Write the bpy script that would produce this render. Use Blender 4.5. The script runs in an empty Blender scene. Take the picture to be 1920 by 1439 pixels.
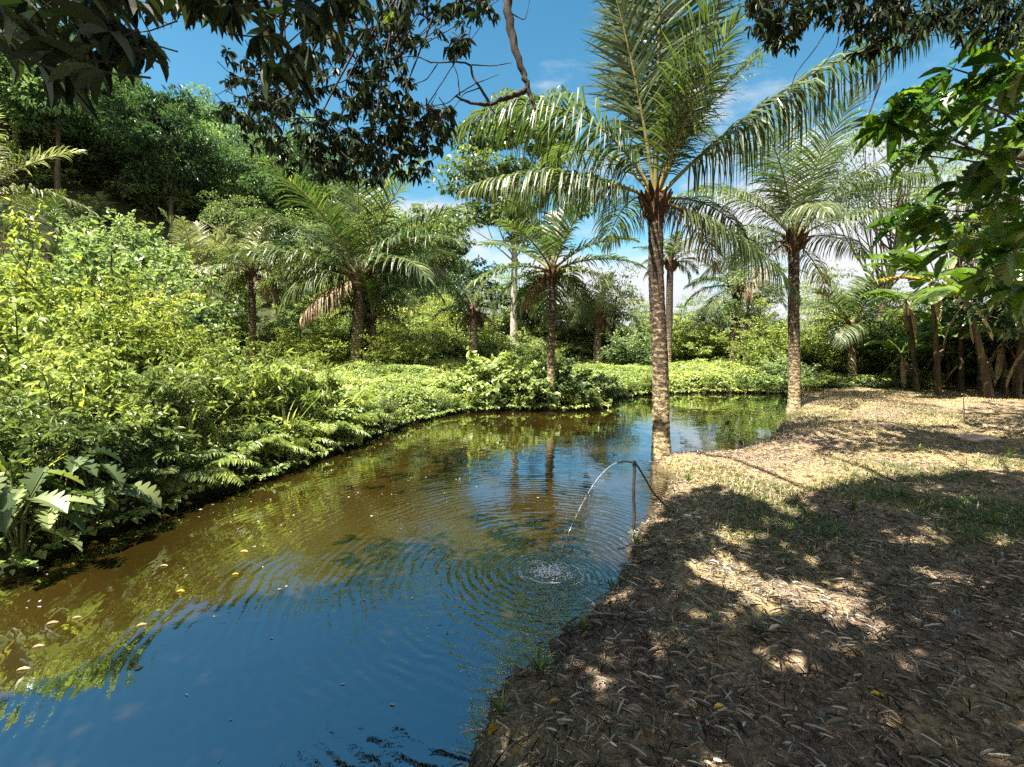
import bpy, math, random
import numpy as np
from mathutils import Vector, Matrix

# ------------------------------------------------------------------ camera, world, sun, exposure
scene = bpy.context.scene
COL = scene.collection
F_PX, CXP, CYP = 853.0, 960.0, 719.5           # focal length and centre in photograph pixels
PITCH = math.radians(6.0)
EYE = np.array([0.0, 0.0, 1.85])
cam_d = bpy.data.cameras.new("camera"); cam = bpy.data.objects.new("camera", cam_d); COL.objects.link(cam)
cam_d.sensor_width = 36.0; cam_d.lens = 36.0 * F_PX / 1920.0
cam_d.clip_start = 0.05; cam_d.clip_end = 2000
cam.location = EYE; cam.rotation_euler = (math.radians(90) - PITCH, 0, 0)
scene.camera = cam

SUN = Vector((-0.36, -0.27, 0.89)).normalized()
sun_d = bpy.data.lights.new("sun", 'SUN'); sun_o = bpy.data.objects.new("sun", sun_d); COL.objects.link(sun_o)
sun_d.energy = 5.0; sun_d.angle = math.radians(0.5); sun_d.color = (1.0, 0.93, 0.80)
sun_o.location = (-4, -2, 30); sun_o.rotation_euler = SUN.to_track_quat('Z', 'Y').to_euler()

scene.view_settings.view_transform = 'Standard'; scene.view_settings.look = 'None'
scene.view_settings.exposure = 2.12; scene.view_settings.gamma = 1.0
scene.render.engine = 'CYCLES'
cy = scene.cycles
cy.max_bounces = 6; cy.diffuse_bounces = 3; cy.glossy_bounces = 3; cy.transmission_bounces = 4; cy.transparent_max_bounces = 6
cy.caustics_reflective = False; cy.caustics_refractive = False
cy.use_denoising = False; cy.sample_clamp_indirect = 3.0
cy.use_light_tree = False; cy.use_adaptive_sampling = True; cy.adaptive_threshold = 0.01

def NT(tree):
    def n(t, **kw):
        nd = tree.nodes.new(t)
        for k, v in kw.items():
            if k.startswith('i_'):
                key = k[2:]
                nd.inputs[int(key) if key.isdigit() else key.replace('_', ' ')].default_value = v
            else: setattr(nd, k, v)
        return nd
    return n, tree.links.new

world = bpy.data.worlds.new("World"); scene.world = world; world.use_nodes = True
wt = world.node_tree; wt.nodes.clear(); n, L = NT(wt)
sky = n('ShaderNodeTexSky', sky_type='NISHITA', sun_disc=False, sun_elevation=math.asin(SUN.z),
        sun_rotation=math.atan2(SUN.x, SUN.y), altitude=0, air_density=1.0, dust_density=0.6, ozone_density=3.0)
tint = n('ShaderNodeMix', data_type='RGBA', blend_type='MULTIPLY'); tint.inputs[0].default_value = 1.0
L(sky.outputs[0], tint.inputs[6])
tc = n('ShaderNodeTexCoord')
sep = n('ShaderNodeSeparateXYZ'); L(tc.outputs['Generated'], sep.inputs[0])
zen = n('ShaderNodeValToRGB'); L(sep.outputs[2], zen.inputs[0]); L(zen.outputs[0], tint.inputs[7])
zen.color_ramp.elements[0].position = .15; zen.color_ramp.elements[0].color = (0.66, 1.0, .90, 1)
zen.color_ramp.elements[1].position = .75; zen.color_ramp.elements[1].color = (0.32, .88, .90, 1)
mp = n('ShaderNodeMapping'); mp.inputs['Scale'].default_value = (1, 1, 2.6); mp.inputs['Location'].default_value = (0.3, 0.2, 0.1)
L(tc.outputs['Generated'], mp.inputs[0])
nz = n('ShaderNodeTexNoise', i_Scale=2.3, i_Detail=8.0, i_Roughness=0.58); L(mp.outputs[0], nz.inputs['Vector'])
band = n('ShaderNodeMapRange'); band.inputs[1].default_value = 0.04; band.inputs[2].default_value = 0.50
band.inputs[3].default_value = 0.27; band.inputs[4].default_value = -0.10; L(sep.outputs[2], band.inputs[0])
ad = n('ShaderNodeMath', operation='ADD'); L(nz.outputs[0], ad.inputs[0]); L(band.outputs[0], ad.inputs[1])
cl = n('ShaderNodeMapRange', interpolation_type='SMOOTHSTEP'); cl.inputs[1].default_value = 0.53; cl.inputs[2].default_value = 0.70; L(ad.outputs[0], cl.inputs[0])
nz2 = n('ShaderNodeTexNoise', i_Scale=6.0, i_Detail=6.0); L(mp.outputs[0], nz2.inputs['Vector'])
cr = n('ShaderNodeMix', data_type='RGBA'); cr.inputs[6].default_value = (3.3, 3.5, 3.8, 1); cr.inputs[7].default_value = (5.2, 5.2, 5.2, 1); L(nz2.outputs[0], cr.inputs[0])
mx = n('ShaderNodeMix', data_type='RGBA'); L(cl.outputs[0], mx.inputs[0]); L(tint.outputs[2], mx.inputs[6]); L(cr.outputs[2], mx.inputs[7])
# unseen bright cloud added behind the viewer to fill the shade
bk = n('ShaderNodeMapRange', interpolation_type='SMOOTHSTEP'); bk.inputs[1].default_value = -.05; bk.inputs[2].default_value = -.35; L(sep.outputs[1], bk.inputs[0])
bkn = n('ShaderNodeMapRange', interpolation_type='SMOOTHSTEP'); bkn.inputs[1].default_value = .22; bkn.inputs[2].default_value = .46; L(nz.outputs[0], bkn.inputs[0])
bkm = n('ShaderNodeMath', operation='MULTIPLY'); L(bk.outputs[0], bkm.inputs[0]); L(bkn.outputs[0], bkm.inputs[1])
mx2 = n('ShaderNodeMix', data_type='RGBA'); mx2.inputs[7].default_value = (6.6, 6.3, 5.9, 1); L(bkm.outputs[0], mx2.inputs[0]); L(mx.outputs[2], mx2.inputs[6]); mx = mx2
bg = n('ShaderNodeBackground'); bg.inputs[1].default_value = 0.052; L(mx.outputs[2], bg.inputs[0])
L(bg.outputs[0], n('ShaderNodeOutputWorld').inputs[0])

# ------------------------------------------------------------------ pixel helpers (photograph pixels -> world)
CP, SP = math.cos(PITCH), math.sin(PITCH)
def ray(px, py):
    u = (px - CXP) / F_PX; v = (CYP - py) / F_PX
    return np.array([u, CP + v * SP, -SP + v * CP])
def at_z(px, py, z=0.0):
    r = ray(px, py); return EYE + r * ((z - EYE[2]) / r[2])
def at_d(px, py, d):
    return EYE + ray(px, py) * d
rng = np.random.default_rng(7)

# ------------------------------------------------------------------ terrain
left_px = [(0, 1080), (90, 1040), (160, 1010), (230, 985), (300, 958), (390, 930), (470, 905), (540, 880), (600, 860), (650, 838), (690, 822),
           (760, 797), (840, 776), (920, 771), (1000, 770), (1080, 770), (1130, 768), (1136, 757), (1145, 748), (1210, 741), (1290, 737), (1380, 737), (1470, 738), (1500, 746)]
right_px = [(1484, 764), (1478, 780), (1465, 800), (1450, 817), (1430, 832), (1400, 845), (1370, 852), (1310, 857), (1250, 861), (1214, 868), (1231, 882), (1247, 889), (1252, 905),
            (1262, 912), (1257, 938), (1246, 953), (1238, 975), (1207, 1003), (1186, 1020), (1178, 1045), (1160, 1075), (1140, 1112), (1128, 1150), (1082, 1190), (1030, 1232),
            (985, 1270), (950, 1308), (918, 1345), (888, 1385), (858, 1420), (840, 1439)]
pond = [tuple(at_z(*p)[:2]) for p in left_px + right_px] + [(-0.75, 1.1), (-1.5, 0.2), (-2.2, -1.2), (-3.2, -3.0), (-8.0, -5.0), (-12.0, -3.0), (-9.5, 0.2), (-6.6, 1.9), (-4.9, 2.8)]
POND = np.array(pond)
def sdf_raw(P):
    P = np.asarray(P, float)[:, :2]; out = np.empty(len(P))
    A = POND; B = np.roll(POND, -1, 0); E = B - A; ee = (E ** 2).sum(1)
    for i in range(0, len(P), 20000):
        p = P[i:i + 20000, None, :]
        w = p - A[None]
        t = np.clip((w * E[None]).sum(2) / ee, 0, 1)
        d = np.sqrt(((w - t[..., None] * E[None]) ** 2).sum(2)).min(1)
        cond = (A[None, :, 1] > p[..., 1]) != (B[None, :, 1] > p[..., 1])
        xi = A[None, :, 0] + (p[..., 1] - A[None, :, 1]) / np.where(E[None, :, 1] == 0, 1e-9, E[None, :, 1]) * E[None, :, 0]
        inside = (np.sum(cond & (p[..., 0] < xi), 1) % 2) == 1
        out[i:i + 20000] = np.where(inside, -d, d)
    return out
def sdf(P):
    P = np.asarray(P, float); d = sdf_raw(P); x, y = P[:, 0], P[:, 1]
    return d + (vnoise(x * 4.2, y * 4.2, 31) - .5) * .17 + (vnoise(x * 11, y * 11, 32) - .5) * .09
def hash2(ix, iy, s):
    h = np.sin(ix * 127.1 + iy * 311.7 + s * 74.7) * 43758.5453
    return h - np.floor(h)
def vnoise(x, y, s=0):
    ix, iy = np.floor(x), np.floor(y); fx, fy = x - ix, y - iy
    fx = fx * fx * (3 - 2 * fx); fy = fy * fy * (3 - 2 * fy)
    a = hash2(ix, iy, s); b = hash2(ix + 1, iy, s); c = hash2(ix, iy + 1, s); d = hash2(ix + 1, iy + 1, s)
    return a + (b - a) * fx + (c - a) * fy + (a - b - c + d) * fx * fy
def sstep(a, b, x):
    t = np.clip((x - a) / (b - a), 0, 1); return t * t * (3 - 2 * t)
HILL_AZ = [-180, -100, -75, -58, -46, -36, -28, -22, -16, -10, -4, 4, 180]
HILL_T = [0, .02, .16, .27, .315, .29, .245, .165, .08, .03, .01, 0, 0]
def height(P, d=None):
    P = np.asarray(P, float); x, y = P[:, 0], P[:, 1]
    if d is None: d = sdf(P)
    Lf = 1 / (1 + np.exp((x + 0.8 + 0.03 * y) / 0.9))
    do = np.maximum(d, 0)
    z = 0.03 + (0.15 + 0.06 * Lf) * (1 - np.exp(-do / 0.35)) + Lf * np.minimum(do, 30) * 0.055 + (1 - Lf) * np.minimum(do, 8) * 0.012
    bump = (vnoise(x * 0.9, y * 0.9, 1) - .5) * 0.10 + (vnoise(x * 3.1, y * 3.1, 2) - .5) * 0.05 + (vnoise(x * 9, y * 9, 3) - .5) * 0.022 * np.exp(-np.hypot(x, y) / 14)
    z = z + bump * np.clip(do / 0.5, 0.15, 1)
    z = np.maximum(z, 0.012)
    zi = -np.minimum(0.9, 0.02 + 0.32 * np.maximum(-d, 0))
    r = np.hypot(x, y); az = np.degrees(np.arctan2(x, y))
    hill = np.interp(az, HILL_AZ, HILL_T) * 62 * sstep(17, 64, r) + (vnoise(x * .08, y * .08, 5) - .5) * 5 * sstep(30, 60, r) * (np.interp(az, HILL_AZ, HILL_T) > .02)
    return np.where(d < 0, zi, z + hill)
def gz(x, y): return float(height(np.array([[x, y]]))[0])
def ground_hit(px, py, lift=0.0):
    r = ray(px, py); ts = np.concatenate([np.linspace(1.2, 30, 700), np.linspace(30, 90, 300)])
    P = EYE + ts[:, None] * r
    under = P[:, 2] <= np.maximum(height(P), 0) + lift
    k = int(np.argmax(under)) if under.any() else len(ts) - 1
    p = P[k]; return np.array([p[0], p[1], gz(p[0], p[1])])
def pix_of(P):
    P = np.asarray(P, float) - EYE
    fw = P[:, 1] * CP - P[:, 2] * SP; up = P[:, 1] * SP + P[:, 2] * CP
    return CXP + F_PX * P[:, 0] / fw, CYP - F_PX * up / fw, fw

# ------------------------------------------------------------------ mesh helpers
class MB:
    def __init__(s): s.v = []; s.f = []; s.n = 0; s.t = []; s.m = []; s.sm = []
    def add(s, V, faces, tint=0.5, mat=0, smooth=False):
        V = np.asarray(V, float).reshape(-1, 3)
        for F in faces:
            F = np.asarray(F, int)
            if F.size == 0: continue
            s.f.append(F + s.n); s.m.append(np.full(len(F), mat)); s.sm.append(np.full(len(F), smooth))
        s.v.append(V); s.t.append(np.broadcast_to(np.asarray(tint, float), (len(V),)).copy()); s.n += len(V)
    def mesh(s, name, mats):
        me = bpy.data.meshes.new(name)
        V = np.concatenate(s.v); me.vertices.add(len(V)); me.vertices.foreach_set('co', V.ravel().astype(np.float32))
        li = np.concatenate([F.ravel() for F in s.f]); me.loops.add(len(li)); me.loops.foreach_set('vertex_index', li.astype(np.int32))
        sizes = np.concatenate([np.full(len(F), F.shape[1]) for F in s.f])
        st = np.concatenate([[0], np.cumsum(sizes)[:-1]]).astype(np.int32)
        me.polygons.add(len(sizes)); me.polygons.foreach_set('loop_start', st)
        me.polygons.foreach_set('material_index', np.concatenate(s.m).astype(np.int32))
        me.polygons.foreach_set('use_smooth', np.concatenate(s.sm).astype(bool))
        a = me.attributes.new('tint', 'FLOAT', 'POINT'); a.data.foreach_set('value', np.concatenate(s.t).astype(np.float32))
        me.update(calc_edges=True); me.validate()
        for m in (mats if isinstance(mats, (list, tuple)) else [mats]): me.materials.append(m)
        return me
def link(name, data, parent=None, loc=None):
    o = bpy.data.objects.new(name, data); COL.objects.link(o)
    if parent: o.parent = parent
    if loc is not None: o.location = [float(c) for c in loc]
    return o
def tag(o, label=None, cat=None, group=None, kind=None):
    if label: o['label'] = label
    if cat: o['category'] = cat
    if group: o['group'] = group
    if kind: o['kind'] = kind
    return o
def root(name, loc, label, cat, group=None, rz=0.0, sc=1.0):
    o = link(name, None, loc=loc); o.rotation_euler[2] = rz; o.scale = (sc, sc, sc) if np.isscalar(sc) else sc
    o.empty_display_size = 0.2
    return tag(o, label, cat, group)
def copy_tree(o, parent=None):
    c = o.copy(); COL.objects.link(c)
    if parent: c.parent = parent
    for ch in list(o.children): copy_tree(ch, c)
    return c
def nrm(a): return a / np.maximum(np.linalg.norm(a, axis=-1, keepdims=True), 1e-9)

def tube(mb, pts, rad, sides=8, tint=0.5, mat=0, rough=0.0, rg=None, cap=True):
    pts = np.asarray(pts, float); k = len(pts); rad = np.broadcast_to(np.asarray(rad, float), (k,))
    T = nrm(np.gradient(pts, axis=0)); ref = np.array([0., 0., 1.]) if abs(T[0][2]) < .9 else np.array([1., 0., 0.])
    U = nrm(np.cross(T, ref)); W = np.cross(T, U); a = np.linspace(0, 2 * np.pi, sides, endpoint=False)
    R = rad[:, None] * (1 + (rough * ((rg or rng).random((k, sides)) - .5) if rough else 0))
    V = pts[:, None] + R[..., None] * (np.cos(a)[None, :, None] * U[:, None] + np.sin(a)[None, :, None] * W[:, None])
    i, j = np.meshgrid(np.arange(k - 1), np.arange(sides), indexing='ij'); j2 = (j + 1) % sides
    F = np.stack([i * sides + j, (i + 1) * sides + j, (i + 1) * sides + j2, i * sides + j2], -1).reshape(-1, 4)[:, ::-1]
    fs = [F]
    if cap: fs.append(np.arange(sides)[None, ::-1] + (k - 1) * sides)
    tt = tint if np.isscalar(tint) else np.repeat(tint, sides)
    mb.add(V.reshape(-1, 3), fs, tt, mat, True)

# leaf templates: x across, y along (0..1), z up
def tmpl(stations, fold=0.12, curl=0.12):
    """stations: [(y, half width)] first and last are points"""
    V = [(0, stations[0][0], 0)]; rows = []
    for y, w in stations[1:-1]:
        z = -curl * y * y; b = len(V)
        V += [(-w, y, z + fold * w * 2), (0, y, z), (w, y, z + fold * w * 2)]; rows.append(b)
    V.append((0, stations[-1][0], -curl * stations[-1][0] ** 2)); e = len(V) - 1
    T = [(0, rows[0] + 1, rows[0]), (0, rows[0] + 2, rows[0] + 1)]; Q = []
    for a, b in zip(rows[:-1], rows[1:]): Q += [(a, a + 1, b + 1, b), (a + 1, a + 2, b + 2, b + 1)]
    T += [(rows[-1], rows[-1] + 1, e), (rows[-1] + 1, rows[-1] + 2, e)]
    return np.array(V, float), [np.array(T)] + ([np.array(Q)] if Q else [])
LEAF1 = tmpl([(0, 0), (.45, .5), (1, 0)], .25, .1)                      # cheap, 5 verts
LEAF2 = tmpl([(0, 0), (.25, .42), (.6, .5), (1, 0)], .2, .2)            # oval
STRAW = tmpl([(0, .0), (.12, .40), (.5, .5), (.85, .36), (1, 0)], .10, .06)
LANCE = tmpl([(0, 0), (.18, .32), (.5, .5), (.8, .3), (1, 0)], .18, .18)
HEART = tmpl([(0.0, 0), (.08, .42), (.35, .52), (.7, .3), (1, 0)], .15, .2)
LOBED = tmpl([(0, 0), (.08, .06), (.13, .26), (.18, .33), (.225, .24), (.25, .12), (.28, .30), (.33, .46), (.385, .40), (.415, .16), (.45, .36), (.50, .50), (.555, .42), (.59, .18), (.62, .32), (.67, .43), (.72, .34), (.75, .15), (.79, .26), (.84, .27), (.90, .15), (1, 0)], .16, .30)
def leaves(mb, tm, P, D, N, S, W=0.4, tint=None, mat=0, rg=None):
    rg = rg or rng; V, Fs = tm; k = len(P); P = np.asarray(P); D = nrm(D); N = N - (N * D).sum(1, keepdims=True) * D
    N = nrm(N); X = np.cross(D, N); S = np.broadcast_to(S, (k,)); W = np.broadcast_to(W, (k,))
    out = P[:, None] + S[:, None, None] * (V[None, :, 0, None] * (W * 1.0)[:, None, None] * X[:, None] + V[None, :, 1, None] * D[:, None] + V[None, :, 2, None] * N[:, None])
    m = len(V); off = (np.arange(k) * m)[:, None, None]
    if tint is None: tint = rg.random(k)
    mb.add(out.reshape(-1, 3), [(F[None] + off).reshape(-1, F.shape[1]) for F in Fs], np.repeat(tint, m), mat)
def rdir(k, rg): return nrm(rg.normal(size=(k, 3)))

# ------------------------------------------------------------------ materials
def ramp(n, fac_out, L, stops):
    r = n('ShaderNodeValToRGB'); e = r.color_ramp.elements
    while len(e) < len(stops): e.new(0.5)
    for el, (p, c) in zip(e, stops): el.position = p; el.color = (*c, 1)
    L(fac_out, r.inputs[0]); return r
def leaf_mat(name, stops, trans=0.35, tcol=(1.5, 1.55, .75), rough=.42, spec=.5, vary=.25, nscale=1.2, gain=1.0):
    stops = [(p_, tuple(min(.62, v_ * gain) for v_ in c_)) for p_, c_ in stops]
    m = bpy.data.materials.new(name); m.use_nodes = True; t = m.node_tree; t.nodes.clear(); n, L = NT(t)
    at = n('ShaderNodeAttribute', attribute_name='tint'); oi = n('ShaderNodeObjectInfo')
    geo = n('ShaderNodeNewGeometry'); nz = n('ShaderNodeTexNoise', i_Scale=nscale, i_Detail=2.0); L(geo.outputs['Position'], nz.inputs['Vector'])
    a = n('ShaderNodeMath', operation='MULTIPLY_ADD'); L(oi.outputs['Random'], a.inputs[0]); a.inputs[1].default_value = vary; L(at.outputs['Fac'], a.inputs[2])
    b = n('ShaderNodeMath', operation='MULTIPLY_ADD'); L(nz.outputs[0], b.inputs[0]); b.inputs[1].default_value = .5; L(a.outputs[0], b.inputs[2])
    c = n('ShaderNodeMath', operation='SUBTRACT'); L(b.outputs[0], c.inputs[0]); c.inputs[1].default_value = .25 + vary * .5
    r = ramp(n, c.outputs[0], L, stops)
    p = n('ShaderNodeBsdfPrincipled', i_Roughness=rough); p.inputs['Specular IOR Level'].default_value = spec; L(r.outputs[0], p.inputs['Base Color'])
    tm_ = n('ShaderNodeMix', data_type='RGBA', blend_type='MULTIPLY'); tm_.inputs[0].default_value = 1; tm_.inputs[7].default_value = (*tcol, 1); L(r.outputs[0], tm_.inputs[6])
    tr = n('ShaderNodeBsdfTranslucent'); L(tm_.outputs[2], tr.inputs[0])
    ms = n('ShaderNodeMixShader'); ms.inputs[0].default_value = trans; L(p.outputs[0], ms.inputs[1]); L(tr.outputs[0], ms.inputs[2])
    L(ms.outputs[0], n('ShaderNodeOutputMaterial').inputs[0]); return m
def bark_mat(name, stops, scale=8, zs=1.0, rough=.85, bump=.4, bscale=None):
    m = bpy.data.materials.new(name); m.use_nodes = True; t = m.node_tree; t.nodes.clear(); n, L = NT(t)
    tc = n('ShaderNodeTexCoord'); mp = n('ShaderNodeMapping'); mp.inputs['Scale'].default_value = (1, 1, zs); L(tc.outputs['Object'], mp.inputs[0])
    nz = n('ShaderNodeTexNoise', i_Scale=scale, i_Detail=6.0, i_Roughness=.65); L(mp.outputs[0], nz.inputs['Vector'])
    r = ramp(n, nz.outputs[0], L, stops)
    n2 = n('ShaderNodeTexNoise', i_Scale=bscale or scale * 3, i_Detail=4.0); L(mp.outputs[0], n2.inputs['Vector'])
    bp = n('ShaderNodeBump', i_Strength=bump, i_Distance=.03); L(n2.outputs[0], bp.inputs['Height'])
    p = n('ShaderNodeBsdfPrincipled', i_Roughness=rough); p.inputs['Specular IOR Level'].default_value = .25
    L(r.outputs[0], p.inputs['Base Color']); L(bp.outputs[0], p.inputs['Normal'])
    L(p.outputs[0], n('ShaderNodeOutputMaterial').inputs[0]); return m
M = {}
M['yellowgreen'] = leaf_mat('leaf_yellow_green', [(0, (.035, .065, .014)), (.35, (.12, .17, .035)), (.7, (.25, .29, .07)), (1, (.42, .39, .12))], .40, gain=1.2)
M['fresh'] = leaf_mat('leaf_fresh_green', [(0, (.03, .055, .014)), (.45, (.12, .165, .05)), (.8, (.235, .27, .09)), (1, (.32, .33, .12))], .38, gain=1.45)
M['mid'] = leaf_mat('leaf_mid_green', [(0, (.02, .04, .013)), (.5, (.075, .11, .042)), (1, (.19, .225, .085))], .35, gain=1.35)
M['blue'] = leaf_mat('leaf_blue_green', [(0, (.03, .06, .025)), (.4, (.12, .175, .075)), (1, (.30, .36, .16))], .38, gain=1.3)
M['dark'] = leaf_mat('leaf_dark_green', [(0, (.012, .028, .010)), (.55, (.03, .06, .02)), (1, (.075, .11, .035))], .22)
M['hill'] = leaf_mat('leaf_forest', [(0, (.012, .028, .014)), (.4, (.045, .08, .036)), (.75, (.095, .145, .062)), (1, (.19, .225, .09))], .30, vary=.8, spec=.35, nscale=.25, gain=1.95)
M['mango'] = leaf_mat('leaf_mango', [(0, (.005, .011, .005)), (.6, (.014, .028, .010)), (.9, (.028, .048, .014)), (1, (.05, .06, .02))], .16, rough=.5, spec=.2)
M['bread'] = leaf_mat('leaf_lobed', [(0, (.02, .06, .010)), (.5, (.05, .12, .018)), (1, (.13, .20, .03))], .45, (1.9, 1.9, .5), rough=.35, nscale=2.5)
M['palm'] = leaf_mat('leaf_palm', [(0, (.020, .040, .016)), (.4, (.058, .088, .036)), (.75, (.14, .17, .075)), (1, (.33, .31, .17))], .30, (1.4, 1.7, .5), rough=.42, spec=.45, vary=.25, gain=1.0)
M['palmsheen'] = leaf_mat('leaf_palm_sheen', [(0, (.05, .07, .03)), (.4, (.15, .17, .085)), (.75, (.30, .31, .18)), (1, (.46, .43, .30))], .30, (1.2, 1.3, .6), rough=.4, spec=.5)  # paler copy of the palm leaf, grey-white highlights put into its colour
M['palmdry'] = leaf_mat('leaf_palm_dry', [(0, (.10, .065, .035)), (.5, (.24, .17, .10)), (1, (.36, .28, .17))], .2, (1.2, 1.1, .8), rough=.6)
M['banana'] = leaf_mat('leaf_banana', [(0, (.03, .07, .012)), (.5, (.08, .14, .025)), (1, (.16, .22, .05))], .42, (1.8, 1.8, .5), rough=.32, nscale=3)
M['bananayel'] = leaf_mat('leaf_banana_yellow', [(0, (.25, .12, .015)), (.5, (.45, .26, .03)), (1, (.5, .35, .06))], .35, (1.2, 1.1, .6), nscale=5)
M['litter'] = leaf_mat('leaf_litter', [(0, (.035, .022, .015)), (.3, (.10, .082, .068)), (.55, (.225, .19, .155)), (.8, (.43, .39, .33)), (1, (.66, .62, .55))], .08, (1, 1, 1), rough=.55, nscale=.8)
M['drygrass'] = leaf_mat('grass_dry', [(0, (.13, .10, .03)), (.35, (.22, .165, .08)), (.7, (.36, .275, .16)), (1, (.52, .43, .29))], .2, (1.1, 1.1, .8), rough=.55, nscale=1.3)
M['greengrass'] = leaf_mat('grass_green', [(0, (.03, .06, .015)), (.5, (.07, .11, .025)), (1, (.15, .17, .05))], .3, nscale=1.5)
M['yellowleaf'] = leaf_mat('leaf_fallen_yellow', [(0, (.42, .22, .015)), (.5, (.55, .33, .02)), (1, (.58, .42, .04))], .2, (1.1, 1, .6), rough=.4)
M['stemgreen'] = bark_mat('stem_green', [(.3, (.05, .06, .02)), (.7, (.12, .11, .04))], 6)
M['bark'] = bark_mat('bark_brown', [(.3, (.03, .022, .016)), (.7, (.12, .09, .065))], 10, .3)
M['barkpale'] = bark_mat('bark_pale', [(.3, (.16, .14, .11)), (.55, (.34, .31, .26)), (.75, (.46, .43, .37))], 5, .5)
M['barkdark'] = bark_mat('bark_dark', [(.3, (.012, .009, .007)), (.7, (.045, .032, .024))], 12, .3)
M['bananastem'] = bark_mat('banana_stem', [(.3, (.012, .009, .006)), (.48, (.04, .027, .014)), (.62, (.095, .065, .028)), (.75, (.17, .14, .06))], 9, .12, .6, .6)
M['fibre'] = bark_mat('palm_fibre', [(.3, (.025, .015, .010)), (.55, (.08, .045, .025)), (.8, (.20, .11, .06))], 14, .25, .9, .8)
M['petiole'] = bark_mat('palm_rachis', [(.3, (.10, .10, .03)), (.7, (.24, .20, .08))], 3)
M['stone'] = bark_mat('pink_stone', [(.3, (.30, .20, .16)), (.7, (.46, .34, .28))], 5, 1, .8, .5)
M['stump'] = bark_mat('cut_wood', [(.3, (.25, .15, .11)), (.7, (.45, .32, .26))], 7, 1, .8, .5)
M['hose'] = bark_mat('black_rubber', [(.3, (.010, .010, .011)), (.7, (.022, .021, .02))], 20, 1, .4, .1)
M['stake'] = bark_mat('dark_wet_wood', [(.3, (.012, .010, .008)), (.7, (.05, .04, .03))], 18, .2, .6, .6)
M['twig'] = bark_mat('dead_twig', [(.3, (.08, .06, .045)), (.7, (.26, .21, .16))], 12, .4, .9, .4)

def palm_trunk_mat():
    m = bpy.data.materials.new('palm_trunk'); m.use_nodes = True; t = m.node_tree; t.nodes.clear(); n, L = NT(t)
    tc = n('ShaderNodeTexCoord'); nz = n('ShaderNodeTexNoise', i_Scale=15.0, i_Detail=5.0, i_Roughness=.75)
    mp = n('ShaderNodeMapping'); mp.inputs['Scale'].default_value = (1, 1, 1.6); L(tc.outputs['Object'], mp.inputs[0]); L(mp.outputs[0], nz.inputs['Vector'])
    wv = n('ShaderNodeTexWave', wave_type='BANDS', bands_direction='Z', i_Scale=3.4, i_Distortion=6.0, i_Detail=3.0); wv.inputs['Detail Scale'].default_value = 3.0
    L(tc.outputs['Object'], wv.inputs['Vector'])
    sp = n('ShaderNodeSeparateXYZ'); L(tc.outputs['Object'], sp.inputs[0])
    low = n('ShaderNodeMapRange'); low.inputs[1].default_value = 0.0; low.inputs[2].default_value = 2.8; low.inputs[3].default_value = .10; low.inputs[4].default_value = -.10; L(sp.outputs[2], low.inputs[0])
    a = n('ShaderNodeMath', operation='MULTIPLY_ADD'); L(wv.outputs['Fac'], a.inputs[0]); a.inputs[1].default_value = .12; L(nz.outputs[0], a.inputs[2])
    b = n('ShaderNodeMath', operation='ADD'); L(a.outputs[0], b.inputs[0]); L(low.outputs[0], b.inputs[1])
    r = ramp(n, b.outputs[0], L, [(.44, (.020, .013, .009)), (.56, (.07, .05, .032)), (.63, (.19, .145, .075)), (.74, (.38, .32, .18))])
    bp = n('ShaderNodeBump', i_Strength=.8, i_Distance=.03); L(a.outputs[0], bp.inputs['Height'])
    p = n('ShaderNodeBsdfPrincipled', i_Roughness=.8); p.inputs['Specular IOR Level'].default_value = .3
    L(r.outputs[0], p.inputs['Base Color']); L(bp.outputs[0], p.inputs['Normal']); L(p.outputs[0], n('ShaderNodeOutputMaterial').inputs[0]); return m
M['palmtrunk'] = palm_trunk_mat()

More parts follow.
